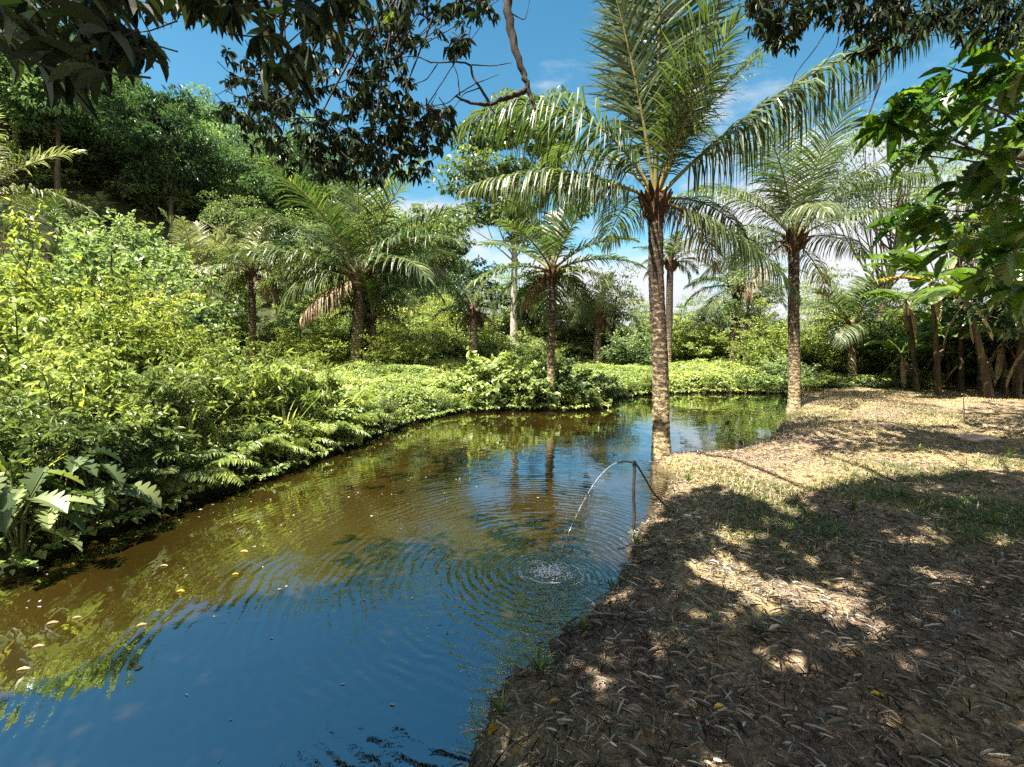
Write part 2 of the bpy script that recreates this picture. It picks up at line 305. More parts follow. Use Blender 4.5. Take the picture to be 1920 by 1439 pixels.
def ground_mat():
    m = bpy.data.materials.new('ground_soil'); m.use_nodes = True; t = m.node_tree; t.nodes.clear(); n, L = NT(t)
    geo = n('ShaderNodeNewGeometry'); pos = geo.outputs['Position']
    at = n('ShaderNodeAttribute', attribute_name='tint')          # 0 wild side, 1 open bank
    a = n('ShaderNodeTexNoise', i_Scale=.9, i_Detail=5.0); L(pos, a.inputs['Vector'])
    f = n('ShaderNodeTexNoise', i_Scale=28.0, i_Detail=6.0, i_Roughness=.7); L(pos, f.inputs['Vector'])
    soil = ramp(n, f.outputs[0], L, [(.28, (.055, .038, .027)), (.5, (.19, .135, .095)), (.72, (.40, .29, .21))])
    gr = ramp(n, f.outputs[0], L, [(.28, (.10, .075, .035)), (.5, (.24, .18, .09)), (.72, (.40, .31, .18))])
    mk = n('ShaderNodeMapRange', interpolation_type='SMOOTHSTEP'); mk.inputs[1].default_value = .42; mk.inputs[2].default_value = .6; L(a.outputs[0], mk.inputs[0])
    m1 = n('ShaderNodeMix', data_type='RGBA'); L(mk.outputs[0], m1.inputs[0]); L(soil.outputs[0], m1.inputs[6]); L(gr.outputs[0], m1.inputs[7])
    wild = ramp(n, f.outputs[0], L, [(.3, (.018, .024, .010)), (.7, (.06, .07, .025))])
    m2 = n('ShaderNodeMix', data_type='RGBA'); L(at.outputs['Fac'], m2.inputs[0]); L(wild.outputs[0], m2.inputs[6]); L(m1.outputs[2], m2.inputs[7])
    sz = n('ShaderNodeSeparateXYZ'); L(pos, sz.inputs[0])
    wet = n('ShaderNodeMapRange', interpolation_type='SMOOTHSTEP'); wet.inputs[1].default_value = .015; wet.inputs[2].default_value = .11; wet.inputs[3].default_value = .32; wet.inputs[4].default_value = 1.0; L(sz.outputs[2], wet.inputs[0])
    m3 = n('ShaderNodeMix', data_type='RGBA', blend_type='MULTIPLY'); m3.inputs[0].default_value = 1; L(m2.outputs[2], m3.inputs[6]); L(wet.outputs[0], m3.inputs[7]); m2 = m3
    bp = n('ShaderNodeBump', i_Strength=.7, i_Distance=.02); L(f.outputs[0], bp.inputs['Height'])
    p = n('ShaderNodeBsdfPrincipled', i_Roughness=.95); p.inputs['Specular IOR Level'].default_value = .15
    L(m2.outputs[2], p.inputs['Base Color']); L(bp.outputs[0], p.inputs['Normal']); L(p.outputs[0], n('ShaderNodeOutputMaterial').inputs[0]); return m
M['ground'] = ground_mat()

SPLASH = at_z(1038, 1072)
def water_mat():
    m = bpy.data.materials.new('murky_water'); m.use_nodes = True; t = m.node_tree; t.nodes.clear(); n, L = NT(t)
    geo = n('ShaderNodeNewGeometry'); pos = geo.outputs['Position']
    def math_(op, a, b=None, c=None):
        nd = n('ShaderNodeMath', operation=op)
        for i, x in enumerate((a, b, c)):
            if x is None: continue
            if isinstance(x, (int, float)): nd.inputs[i].default_value = x
            else: L(x, nd.inputs[i])
        return nd.outputs[0]
    dn = n('ShaderNodeTexNoise', i_Scale=1.7, i_Detail=2.0); L(pos, dn.inputs['Vector'])
    def rings(c, lam, reach, amp, warp):
        d = n('ShaderNodeVectorMath', operation='DISTANCE'); L(pos, d.inputs[0]); d.inputs[1].default_value = (c[0], c[1], 0)
        r = d.outputs['Value']
        ph = math_('MULTIPLY', math_('MULTIPLY_ADD', dn.outputs[0], warp, r), 2 * math.pi / lam)
        s = math_('SINE', ph)
        dec = math_('POWER', 2.71828, math_('MULTIPLY', r, -1.0 / reach))
        return math_('MULTIPLY', math_('MULTIPLY', s, dec), amp)
    h = rings(SPLASH, .055, .9, .0011, .12)
    h = math_('ADD', h, rings(SPLASH + np.array([-.12, .07, 0]), .085, 2.2, .0013, .26))
    mk = n('ShaderNodeTexNoise', i_Scale=1.1, i_Detail=2.0); L(pos, mk.inputs['Vector'])
    mr = n('ShaderNodeMapRange', interpolation_type='SMOOTHSTEP'); mr.inputs[1].default_value = .34; mr.inputs[2].default_value = .66; mr.inputs[3].default_value = .22; mr.inputs[4].default_value = 1.3; L(mk.outputs[0], mr.inputs[0])
    h = math_('MULTIPLY', h, mr.outputs[0])
    h = math_('ADD', h, rings(SPLASH + np.array([.05, -.1, 0]), .045, .45, .0010, .05))
    c1 = n('ShaderNodeTexNoise', i_Scale=16.0, i_Detail=3.0); L(pos, c1.inputs['Vector'])
    dS = n('ShaderNodeVectorMath', operation='DISTANCE'); L(pos, dS.inputs[0]); dS.inputs[1].default_value = tuple(SPLASH)
    ch = math_('MULTIPLY', c1.outputs[0], math_('MULTIPLY', math_('POWER', 2.71828, math_('MULTIPLY', dS.outputs['Value'], -1.1)), .010))
    h = math_('ADD', h, ch)
    c2 = n('ShaderNodeTexNoise', i_Scale=2.2, i_Detail=2.0); L(pos, c2.inputs['Vector'])
    h = math_('ADD', h, math_('MULTIPLY', c2.outputs[0], .006))
    bp = n('ShaderNodeBump', i_Strength=1.0, i_Distance=1.0); L(h, bp.inputs['Height'])
    cn = n('ShaderNodeTexNoise', i_Scale=.6, i_Detail=4.0); L(pos, cn.inputs['Vector'])
    body = ramp(n, cn.outputs[0], L, [(.3, (.013, .0085, .0015)), (.7, (.032, .021, .004))])
    df = n('ShaderNodeBsdfDiffuse'); L(body.outputs[0], df.inputs[0])
    tp = n('ShaderNodeBsdfTransparent'); tp.inputs[0].default_value = (.75, .55, .28, 1)
    at = n('ShaderNodeAttribute', attribute_name='tint')
    b = n('ShaderNodeMixShader'); L(at.outputs['Fac'], b.inputs[0]); L(tp.outputs[0], b.inputs[1]); L(df.outputs[0], b.inputs[2])
    fr = n('ShaderNodeFresnel', i_IOR=1.36); L(bp.outputs[0], fr.inputs['Normal'])
    fac = math_('MINIMUM', math_('MULTIPLY_ADD', fr.outputs[0], 1.1, .26), 1.0)
    gl = n('ShaderNodeBsdfGlossy', i_Roughness=0.0); gl.inputs[0].default_value = (.92, .97, 1, 1); L(bp.outputs[0], gl.inputs['Normal'])
    ms = n('ShaderNodeMixShader'); L(fac, ms.inputs[0]); L(b.outputs[0], ms.inputs[1]); L(gl.outputs[0], ms.inputs[2])
    L(ms.outputs[0], n('ShaderNodeOutputMaterial').inputs[0]); return m
M['water'] = water_mat()
def foam_mat():
    m = bpy.data.materials.new('water_foam'); m.use_nodes = True; p = m.node_tree.nodes['Principled BSDF']
    p.inputs['Base Color'].default_value = (.80, .84, .86, 1); p.inputs['Roughness'].default_value = .12
    p.inputs['Transmission Weight'].default_value = .15; p.inputs['IOR'].default_value = 1.33; return m
M['foam'] = foam_mat()
M['jet'] = foam_mat(); M['jet'].name = 'clear_jet'; M['jet'].node_tree.nodes['Principled BSDF'].inputs['Transmission Weight'].default_value = .65

# ------------------------------------------------------------------ ground sheet and water
def build_ground():
    r = np.concatenate([[0.0], np.geomspace(0.5, 900, 330)]); th = np.radians(np.concatenate([np.linspace(-62, 62, 460), np.linspace(64, 296, 100)]))
    R, T = np.meshgrid(r, th, indexing='ij'); P = np.stack([R * np.sin(T), R * np.cos(T)], -1).reshape(-1, 2)
    d = sdf(P); z = height(P, d)
    V = np.column_stack([P, z]); nr, nt = len(r), len(th)
    i, j = np.meshgrid(np.arange(nr - 1), np.arange(nt), indexing='ij'); j2 = (j + 1) % nt
    F = np.stack([i * nt + j, i * nt + j2, (i + 1) * nt + j2, (i + 1) * nt + j], -1).reshape(-1, 4)[:, ::-1]
    x, y = P[:, 0], P[:, 1]
    bank = sstep(-0.2, .6, x - np.interp(y, [-20, 0, 5, 9, 12, 14], [-3, -1.5, -.5, 2.0, 4.5, 5])) * sstep(15.5, 13.5, y) * sstep(25, 15, x)
    mb = MB(); mb.add(V, [F], np.clip(bank, 0, 1), 0, True)
    return tag(link('ground', mb.mesh('ground', M['ground'])), kind='structure')
ground = build_ground()
def build_water():
    xs = np.arange(POND[:, 0].min() - .3, POND[:, 0].max() + .3, .10); ys = np.arange(POND[:, 1].min() - .3, POND[:, 1].max() + .3, .10)
    X, Y = np.meshgrid(xs, ys, indexing='ij'); P = np.stack([X, Y], -1).reshape(-1, 2); d = sdf(P)
    nx, ny = X.shape; i, j = np.meshgrid(np.arange(nx - 1), np.arange(ny - 1), indexing='ij')
    F = np.stack([i * ny + j, (i + 1) * ny + j, (i + 1) * ny + j + 1, i * ny + j + 1], -1).reshape(-1, 4)
    F = F[(d[F] < .2).all(1)]; use = np.unique(F); mp = np.full(len(P), -1); mp[use] = np.arange(len(use))
    depth = np.maximum(0, -height(P[use], d[use])); murk = 1 - np.exp(-np.maximum(depth, 0.0) * 9)
    mb = MB(); mb.add(np.column_stack([P[use], np.zeros(len(use))]), [mp[F]], murk, 0, True)
    return tag(link('pond_water', mb.mesh('pond_water', M['water'])), kind='structure')
build_water()

# ------------------------------------------------------------------ coconut palms
def frond_mesh(L=3.0, el=45, droop=60, nl=62, leaf=.75, w=.034, hang=.5, seed=0, dry=False, lod=0, twist=0.0, vee=.35, base=.16, power=1.25, mat='palm'):
    rg = np.random.default_rng(seed); K = 26
    s = np.linspace(0, 1, K); th = np.radians(el - droop * s ** power); ds = L / (K - 1)
    x = np.concatenate([[0], np.cumsum(np.cos(th[:-1]) * ds)]); z = np.concatenate([[0], np.cumsum(np.sin(th[:-1]) * ds)])
    yy = twist * L * s ** 2
    R = np.column_stack([x, yy, z]); mb = MB()
    tube(mb, R[::2] if lod else R, np.interp(s[::2] if lod else s, [0, .06, .3, 1], [.045, .028, .018, .004]) * (L / 3.0) ** .5 * (1.5 if lod else 1), 5 if lod else 6, .5, 1)
    nl = int(nl * 1.45) if not lod else int(nl * .85); wm = w * .74 if not lod else w * 1.35; leaf = leaf * 1.2
    u = np.linspace(base, .995, nl); u = np.repeat(u, 2); side = np.tile([1., -1.], nl)
    u = np.clip(u + rg.normal(0, .006, len(u)), base * .9, 1)
    Pb = np.column_stack([np.interp(u, s, R[:, k]) for k in range(3)])
    tt = np.interp(u, s, th); T = np.column_stack([np.cos(tt), 2 * twist * u, np.sin(tt)]); T = nrm(T); Bv = np.tile([0., 1., 0.], (len(u), 1)); Nn = np.cross(T, Bv)
    Nn = np.where(Nn[:, 2:3] < 0, -Nn, Nn); Nn = np.column_stack([-np.sin(tt), np.zeros(len(u)), np.cos(tt)])
    ll = leaf * np.interp(u, [0, base, .3, .55, .8, 1], [.45, .55, 1.0, .95, .62, .28]) * rg.uniform(.86, 1.1, len(u))
    ang = np.radians(np.interp(u, [0, .3, .8, 1], [78, 66, 48, 18]) + rg.normal(0, 5, len(u)))
    v = vee + rg.normal(0, .12, len(u))
    D = np.cos(ang)[:, None] * T + np.sin(ang)[:, None] * (Bv * side[:, None] + Nn * v[:, None]); D = nrm(D)
    keep = rg.random(len(u)) > (.25 if dry else .03)
    Pb, D, ll, u, side, T = Pb[keep], D[keep], ll[keep], u[keep], side[keep], T[keep]; k = len(u)
    S = 4; hg = hang * rg.uniform(.6, 1.3, k); pts = [Pb]; d = D.copy()
    for q in range(S):
        pts.append(pts[-1] + d * (ll / S)[:, None]); d = nrm(d + np.array([0, 0, -1.0]) * (hg * (.35 + .4 * q))[:, None] + rg.normal(0, .04, (k, 3)))
    pts = np.stack(pts, 1)                                   # k,S+1,3
    Wd = nrm(np.cross(D, np.cross(T, D) + rg.normal(0, .25, (k, 3)))); Wd = nrm(T - (T * D).sum(1, keepdims=True) * D + rg.normal(0, .2, (k, 3)))
    prof = np.array([.55, 1, .95, .65, .06]) * wm * .5 * (L / 3.2) ** .3
    V = np.stack([pts - Wd[:, None] * prof[None, :, None], pts + Wd[:, None] * prof[None, :, None]], 2).reshape(k, -1, 3)   # per leaflet (S+1)*2
    q = np.arange(S)[:, None] * 2; F = q + np.array([0, 1, 3, 2])[None]; m = (S + 1) * 2
    tint = np.clip(np.clip(rg.normal(.5, .14, k), 0, 1) + (np.interp(u, [0, .8, 1], [0, 0, .15])), 0, 1)
    mb.add(V.reshape(-1, 3), [(F[None] + (np.arange(k) * m)[:, None, None]).reshape(-1, 4)], np.repeat(tint, m), 0)
    return mb.mesh('frond', [M['palmdry'] if dry else M[mat], M['petiole'] if not dry else M['fibre']])

def palm_trunk(base, top, r0, r1, seed, bulge=.45, sides=18, bend=0.0):
    rg = np.random.default_rng(seed); base, top = np.array(base, float), np.array(top, float); H = np.linalg.norm(top - base)
    k = max(24, int(H / .035)); t = np.linspace(0, 1, k); P = base + (top - base) * t[:, None]
    P[:, 0] += bend * np.sin(np.pi * t) + .012 * np.sin(t * 9 + seed); P[:, 1] += .012 * np.cos(t * 7 + seed)
    r = r0 + (r1 - r0) * t; r = r * (1 + bulge * np.exp(-t * H / .22)); ring = np.abs(((t * H / .075 + .3 * np.sin(t * 31)) % 1) - .5) * 2
    r = r * (1 + .05 * (ring - .5)); mb = MB(); tube(mb, P, r, sides, .5, 0, .10, rg)
    return mb.mesh('trunk', M['palmtrunk'])
def fibre_crown(rad, hgt, seed):
    rg = np.random.default_rng(seed); mb = MB(); t = np.linspace(0, 1, 12)
    tube(mb, np.column_stack([np.zeros(12), np.zeros(12), -hgt * .6 + hgt * 1.3 * t]), rad * np.array([.85, .95, 1.2, 1.4, 1.45, 1.35, 1.3, 1.2, 1.0, .8, .5, .2]), 12, .5, 0, .25, rg)
    for i in range(22):                                       # sheaths and old leaf bases
        a = rg.random() * 6.283; z0 = rg.uniform(-.55, .35) * hgt; d = np.array([math.cos(a), math.sin(a), 0]); l = rg.uniform(.5, 1.0) * hgt
        up = rg.uniform(.2, 1.1); p0 = d * rad * .9 + [0, 0, z0]; p2 = p0 + d * l * .6 + [0, 0, l * up]
        tube(mb, [p0, (p0 + p2) / 2 + [0, 0, -.02], p2], [.06 * rad / .14, .045 * rad / .14, .012], 5, .5, 0, .3, rg)
    for i in range(26):                                       # hanging fibre
        a = rg.random() * 6.283; d = np.array([math.cos(a), math.sin(a), 0]); p0 = d * rad * 1.2 + [0, 0, rg.uniform(-.3, .3) * hgt]
        tube(mb, [p0, p0 + d * .06 + [0, 0, -.08], p0 + d * .07 + [0, 0, -rg.uniform(.15, .4)]], [.008, .007, .002], 3)
    return mb.mesh('crown_base', M['fibre'])
PALMS = []
def palm(base, top, label, fronds, r0=.13, r1=.10, seed=1, lod=0, group='coconut palms round the pond', fib=1.0):
    base = np.array(base, float); top = np.array(top, float) - base
    t = root('coconut_palm', base - [0, 0, .05], label, 'palm', group)
    link('trunk', palm_trunk([0, 0, -.1], top, r0, r1, seed, sides=18 if not lod else 12), t)
    link('crown_base', fibre_crown(r1 * 1.15 * fib, .34 * fib * r1 / .10, seed + 3), t, top + [0, 0, .12])
    for i, f in enumerate(fronds):
        f = dict(f); az = f.pop('az'); o = link('frond', frond_mesh(seed=seed * 100 + i, lod=lod, **f), t, top + np.array([0, 0, .20]))
        o.rotation_euler[2] = math.radians(az)
    PALMS.append(t); return t
def crown(nf, L, rg, top=82, low=-20, az0=0, leaf=.7, dry=0, nl=56, dm=1.0):
    out = []
    for i in range(nf):
        a = (i + .5) / nf; az = (az0 + i * 137.5 + rg.uniform(-12, 12)) % 360
        if a > .3 and 228 < az < 312: az += 55 if az > 270 else -55
        out.append(dict(az=az, el=top + (low - top) * a ** .9 + rg.uniform(-6, 6), droop=(18 + 75 * a) * dm + rg.uniform(-8, 12),
                   L=L * (.72 + .28 * math.sin(math.pi * min(1, .25 + a * .8))) * rg.uniform(.9, 1.08), leaf=leaf, hang=.18 + .75 * a, nl=nl, vee=.45 - .35 * a))
    for i in range(dry):
        out.append(dict(az=(rg.uniform(-45, 225)) % 360, el=rg.uniform(-35, -5), droop=rg.uniform(40, 70), L=L * .55, leaf=leaf * .8, hang=1.6, nl=nl - 12, dry=True, vee=-.1))
    return out

# the large palm at the water's edge, fronds as the photograph shows them (az 0 = to the right, 270 = to the viewer)
b1 = ground_hit(1243, 856); d1 = (b1 - EYE)[1] * CP - (b1 - EYE)[2] * SP
top1 = at_d(1228, 395, d1)
F1 = [dict(az=272, el=90, droop=20, L=4.6, leaf=1.0, hang=.08, nl=84, vee=.05, w=.045), dict(az=100, el=86, droop=30, L=4.0, leaf=.95, hang=.10, nl=74, vee=.1, w=.042),
      dict(az=250, el=80, droop=-2, L=4.2, leaf=.95, hang=.15, nl=76, vee=.35, w=.042), dict(az=180, el=62, droop=100, L=3.5, leaf=1.0, hang=1.1, nl=78, vee=.0, w=.042),
      dict(az=188, el=20, droop=45, L=2.9, leaf=.75, hang=1.7, nl=72, vee=-.1, w=.038), dict(az=352, el=46, droop=36, L=4.3, leaf=1.05, hang=1.7, nl=90, vee=-.1, w=.040),
      dict(az=340, el=-22, droop=34, L=2.4, leaf=.66, hang=1.5, nl=60, vee=0, w=.036), dict(az=20, el=12, droop=60, L=1.9, leaf=.6, hang=1.5, nl=50, vee=-.1),
      dict(az=335, el=76, droop=16, L=3.9, leaf=.9, hang=.3, nl=74, vee=.3, w=.042), dict(az=200, el=78, droop=14, L=3.6, leaf=.85, hang=.25, nl=70, vee=.3, w=.042),
      dict(az=60, el=58, droop=50, L=3.2, leaf=.8, hang=.6, nl=66, vee=.1), dict(az=122, el=52, droop=60, L=3.2, leaf=.8, hang=.6, nl=66, vee=.1),
      dict(az=150, el=30, droop=60, L=2.7, leaf=.7, hang=1.0, nl=60, vee=0), dict(az=95, el=25, droop=70, L=2.6, leaf=.7, hang=1.1, nl=56, vee=0),
      dict(az=300, el=64, droop=18, L=2.2, leaf=.6, hang=.4, nl=50, vee=.3), dict(az=15, el=66, droop=38, L=3.4, leaf=.8, hang=.5, nl=66, vee=.2), dict(az=25, el=-5, droop=70, L=1.7, leaf=.55, hang=1.6, nl=44, vee=0, dry=True)]
palm(b1, top1, "tall coconut palm with a mottled trunk rising at the water's edge beside the hose stake", F1, .125, .105, 11)
# the palm on the bank to the right of it
b2 = ground_hit(1490, 768); d2 = (b2 - EYE)[1] * CP - (b2 - EYE)[2] * SP
F2 = [dict(az=85, el=86, droop=25, L=3.60, leaf=0.92, hang=.2, nl=64, vee=.3), dict(az=280, el=78, droop=40, L=3.13, leaf=0.86, hang=.3, nl=60, vee=.3), dict(az=175, el=50, droop=80, L=3.71, leaf=0.92, hang=.9, nl=66, vee=0),
      dict(az=190, el=20, droop=55, L=3.13, leaf=0.86, hang=1.2, nl=60, vee=-.1), dict(az=5, el=50, droop=62, L=4.18, leaf=0.86, hang=1.1, nl=66, vee=-.1), dict(az=20, el=15, droop=45, L=2.67, leaf=0.80, hang=1.2, nl=56, vee=0),
      dict(az=330, el=62, droop=70, L=3.25, leaf=0.92, hang=.7, nl=60, vee=.1), dict(az=220, el=66, droop=60, L=3.36, leaf=0.92, hang=.6, nl=60, vee=.1), dict(az=130, el=60, droop=60, L=3.36, leaf=0.92, hang=.6, nl=58, vee=.1),
      dict(az=50, el=60, droop=60, L=3.48, leaf=0.92, hang=.7, nl=58, vee=.1), dict(az=250, el=30, droop=70, L=2.78, leaf=0.80, hang=1.1, nl=54, vee=0), dict(az=305, el=28, droop=70, L=2.78, leaf=0.80, hang=1.2, nl=54, vee=0),
      dict(az=95, el=25, droop=70, L=2.78, leaf=0.80, hang=1.1, nl=54, vee=0), dict(az=155, el=0, droop=55, L=2.55, leaf=0.69, hang=1.4, nl=50, vee=0), dict(az=350, el=75, droop=40, L=3.25, leaf=0.86, hang=.5, nl=58, vee=.2), dict(az=165, el=72, droop=42, L=3.25, leaf=0.86, hang=.5, nl=58, vee=.2), dict(az=200, el=-20, droop=60, L=2.09, leaf=0.57, hang=1.6, nl=44, vee=0, dry=True), dict(az=10, el=-35, droop=40, L=1.74, leaf=0.57, hang=1.6, nl=40, vee=0, dry=True)]
palm(b2, at_d(1488, 462, d2), "slim coconut palm on the sunny grass bank right of the tall waterside palm", F2, .13, .12, 12)

def palm_px(bpx, tpx, label, Lpx, nf, seed, rpx=7, low=-25, dry=0, top=82, d=None, az0=0, nl=56, dm=1.0, mat='palm'):
    if d is None: b = ground_hit(*bpx)
    else:
        p = at_d(bpx[0], bpx[1], d); b = np.array([p[0], p[1], gz(p[0], p[1])])
    dd = (b - EYE)[1] * CP - (b - EYE)[2] * SP; k = dd / F_PX; L = Lpx * k * 1.22; r = rpx * k
    fr = crown(nf, L, np.random.default_rng(seed), top, low, az0, .26 * L, dry, nl, dm)
    for f in fr: f['mat'] = mat
    return palm(b, at_d(*tpx, dd), label, fr, r, r * .85, seed, 1 if dd > 11.2 else 0)
palm_px((1033, 764), (1035, 520), "dark slender coconut palm rising from the leafy mound on the far shore", 140, 17, 13, 8, -35, 2, az0=40)
palm_px((665, 692), (676, 530), "large coconut palm with broad crown and a skirt of dead hanging fronds", 200, 26, 14, 11, 12, 5, az0=15, nl=70, dm=.85)
palm_px((697, 688), (700, 606), "small coconut palm close behind the broad-crowned palm with the dead skirt", 80, 10, 15, 6, 10, 0)
palm_px((470, 672), (474, 520), "coconut palm with drooping grey brown fronds among yellow green shrubs", 95, 15, 16, 7, -20, 4, az0=60, dm=.9, mat='palmsheen')
palm_px((372, 655), (368, 520), "coconut palm with stiff upright highlight-pale fronds above the shrubs of the left bank", 95, 15, 17, 8, 10, 1, top=86, az0=100, dm=.8, mat='palmsheen')
palm_px((1119, 688), (1122, 605), "young coconut palm with thin arching fronds between the two nearer dark trunks", 86, 12, 18, 8, 0, 1, mat='palmsheen')
palm_px((1377, 692), (1381, 545), "coconut palm on the far shore seen beneath a dark drooping frond", 95, 14, 19, 9, -20, 2)
palm_px((1600, 722), (1597, 622), "young coconut palm with upright fronds at the far edge of the grass bank", 112, 13, 20, 7, 15, 0, top=84)
palm_px((885, 655), (888, 590), "short palm with brown dead fronds deep in the far thicket", 66, 8, 21, 8, -10, 4, d=19)
palm_px((1252, 694), (1257, 500), "coconut palm almost hidden behind the tall palm's mottled trunk", 62, 11, 22, 7, 0, 0)
palm_px((-60, 600), (-45, 390), "coconut palm with highlight-pale fronds cut by the picture's left edge", 170, 14, 23, 10, -10, 1, d=11.5, mat='palmsheen')
palm_px((90, 560), (92, 460), "young bright green palm on the slope between the left edge and blue green bushes", 85, 10, 24, 8, 35, 0, d=16)

# ------------------------------------------------------------------ shrubs
def shrub_parts(seed, h, r, nst, ll, lw, per, tm, stiff=.5, droop=.25, start=.2, up=.6, tw=.16, stem_r=.008):
    rg = np.random.default_rng(seed); ms = MB(); ml = MB()
    a = rg.random(nst) * 2 * np.pi; lean = r * np.sqrt(rg.random(nst)); hh = h * (1 - .55 * (lean / r) ** 2) * np.where(rg.random(nst) < .18, rg.uniform(1.1, 1.42, nst), rg.uniform(.62, 1.05, nst))
    b = np.column_stack([np.cos(a), np.sin(a), np.zeros(nst)]); t = np.linspace(0, 1, 9)
    for i in range(nst):
        P = b[i] * (r * .12 + lean[i] * t ** (1.2 + stiff))[:, None]; P[:, 2] = hh[i] * (t * (1 + droop) - droop * t ** 3) - .05
        P[:, :2] += np.cumsum(rg.normal(0, .012 * h, (9, 2)), 0)
        tube(ms, P, np.linspace(stem_r, stem_r * .35, 9), 4, rg.random())
        k = per; u = start + (1 - start) * rg.random(k) ** .75
        C = np.column_stack([np.interp(u, t, P[:, q]) for q in range(3)])
        # side twigs with several leaves each
        g = max(1, k // 5); uu = start + (1 - start) * rg.random(g) ** .8; Q = np.column_stack([np.interp(uu, t, P[:, q]) for q in range(3)])
        td = nrm(rdir(g, rg) * [1, 1, .55] + [0, 0, .3] + b[i] * .3); tl = tw * h * rg.uniform(.3, 1.2, g)
        for q in range(min(g, 10)): tube(ms, [Q[q], Q[q] + td[q] * tl[q]], [stem_r * .4, stem_r * .2], 3, cap=False)
        idx = rg.integers(0, g, k); w = rg.random(k) ** .7; C = Q[idx] + td[idx] * (tl[idx] * w)[:, None]
        D = nrm(td[idx] * .7 + rdir(k, rg) * .9 + np.array([0, 0, -.25])); N = np.array([0, 0, up]) + rdir(k, rg) * .55 + b[i] * .25
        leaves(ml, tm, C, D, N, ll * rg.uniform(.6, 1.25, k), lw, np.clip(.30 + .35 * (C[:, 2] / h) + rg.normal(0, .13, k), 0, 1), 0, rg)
    return ml, ms
def shrub(name, loc, label, cat, parts, mats, group, rz=0, sc=1.0):
    t = root(name, loc, label, cat, group, rz, sc)
    link('foliage', parts[0], t); link('stem', parts[1], t); return t
def proto(seed, leafm, stemm='stemgreen', **kw):
    a, b = shrub_parts(seed, **kw); return (a.mesh('foliage', M[leafm]), b.mesh('stem', M[stemm]))
SHR = {
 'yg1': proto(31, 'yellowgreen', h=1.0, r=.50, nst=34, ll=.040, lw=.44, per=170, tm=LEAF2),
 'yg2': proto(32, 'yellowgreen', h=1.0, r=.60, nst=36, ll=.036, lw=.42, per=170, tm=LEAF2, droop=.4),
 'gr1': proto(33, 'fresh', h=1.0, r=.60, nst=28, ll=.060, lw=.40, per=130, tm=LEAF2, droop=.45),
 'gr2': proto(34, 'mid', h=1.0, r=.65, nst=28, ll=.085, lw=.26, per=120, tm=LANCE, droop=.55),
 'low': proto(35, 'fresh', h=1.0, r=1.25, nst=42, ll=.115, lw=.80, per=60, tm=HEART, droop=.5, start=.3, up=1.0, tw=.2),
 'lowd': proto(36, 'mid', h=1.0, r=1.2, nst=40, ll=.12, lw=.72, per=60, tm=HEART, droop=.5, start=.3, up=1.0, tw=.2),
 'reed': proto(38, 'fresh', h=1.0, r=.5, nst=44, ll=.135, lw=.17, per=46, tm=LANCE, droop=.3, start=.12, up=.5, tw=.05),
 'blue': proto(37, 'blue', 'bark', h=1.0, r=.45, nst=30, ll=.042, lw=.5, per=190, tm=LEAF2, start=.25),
}
def put(kind, px, py, d, h, label, group, name='shrub', cat='shrub', wide=1.0, z=None):
    p = at_d(px, py, d); g = gz(p[0], p[1]); loc = np.array([p[0], p[1], max(g, 0) - .03])
    s = h * rng.uniform(.85, 1.10)
    return shrub(name, loc, label, cat, SHR[kind], None, group, rng.uniform(0, 6.28), (s * wide, s * wide, s))
PALM_AT = [(float(pix_of(np.array([o.location]))[0][0]), float(pix_of(np.array([o.location]))[2][0])) for o in PALMS]
print([(round(a), round(b, 1)) for a, b in PALM_AT])
# tall yellow-green bushes of the left bank: (px of the top, py of the top, depth)
def put_top(kind, px, py, d, label, group, wide=1.0, name='shrub', cat='shrub', sink=0.0):
    if 11 < d < 30 and 'mound' not in group:                                           # keep the palm trunks clear
        for qx, qd in PALM_AT:
            if abs(px - qx) < 100 * 13 / d and d < qd + 1.6: d = qd + 1.6
    p = at_d(px, py, d); g = max(gz(p[0], p[1]), 0)
    h = max(.35, p[2] - g) * (1.12 if kind == 'reed' else 1.22 if d < 12 and px < 720 else 1.0); return put(kind, px, py, d, h, label, group, name, cat, wide)
G1 = 'yellow green shrubs on the left bank'
yl = [(10, 560, 6.9), (75, 530, 7.6), (150, 560, 7.2), (120, 640, 6.2), (215, 600, 7.4), (265, 570, 8.4), (300, 610, 7.8), (312, 625, 9.0), (40, 650, 5.6), (190, 690, 6.3), (270, 700, 6.8), (330, 680, 7.8)]
yn = ['tallest yellow green shrub at the edge of the picture', 'yellow green shrub with a pale flowering top behind the bank', 'broad yellow green shrub rising over darker leaves', 'yellow green shrub in the middle of the near bank',
      'yellow green shrub below the blue green bushes', 'bright yellow green shrub left of the stiff upright palm', 'sunlit yellow green shrub with dense small leaves', 'yellow green shrub just left of the dark palm trunk',
      'low front yellow green shrub over the large lobed leaves', 'rounded yellow green shrub above the water-edge ferns', 'yellow green shrub between rounded and sunlit ones', 'low yellow green shrub in front of the stiff upright palm']
for i, (q, s) in enumerate(zip(yl, yn)): put_top(['yg1', 'yg2', 'yg1', 'gr1', 'yg2'][i % 5], *q, s, G1, 1.15)
G2 = 'dark green leafy shrubs along the left waterline'
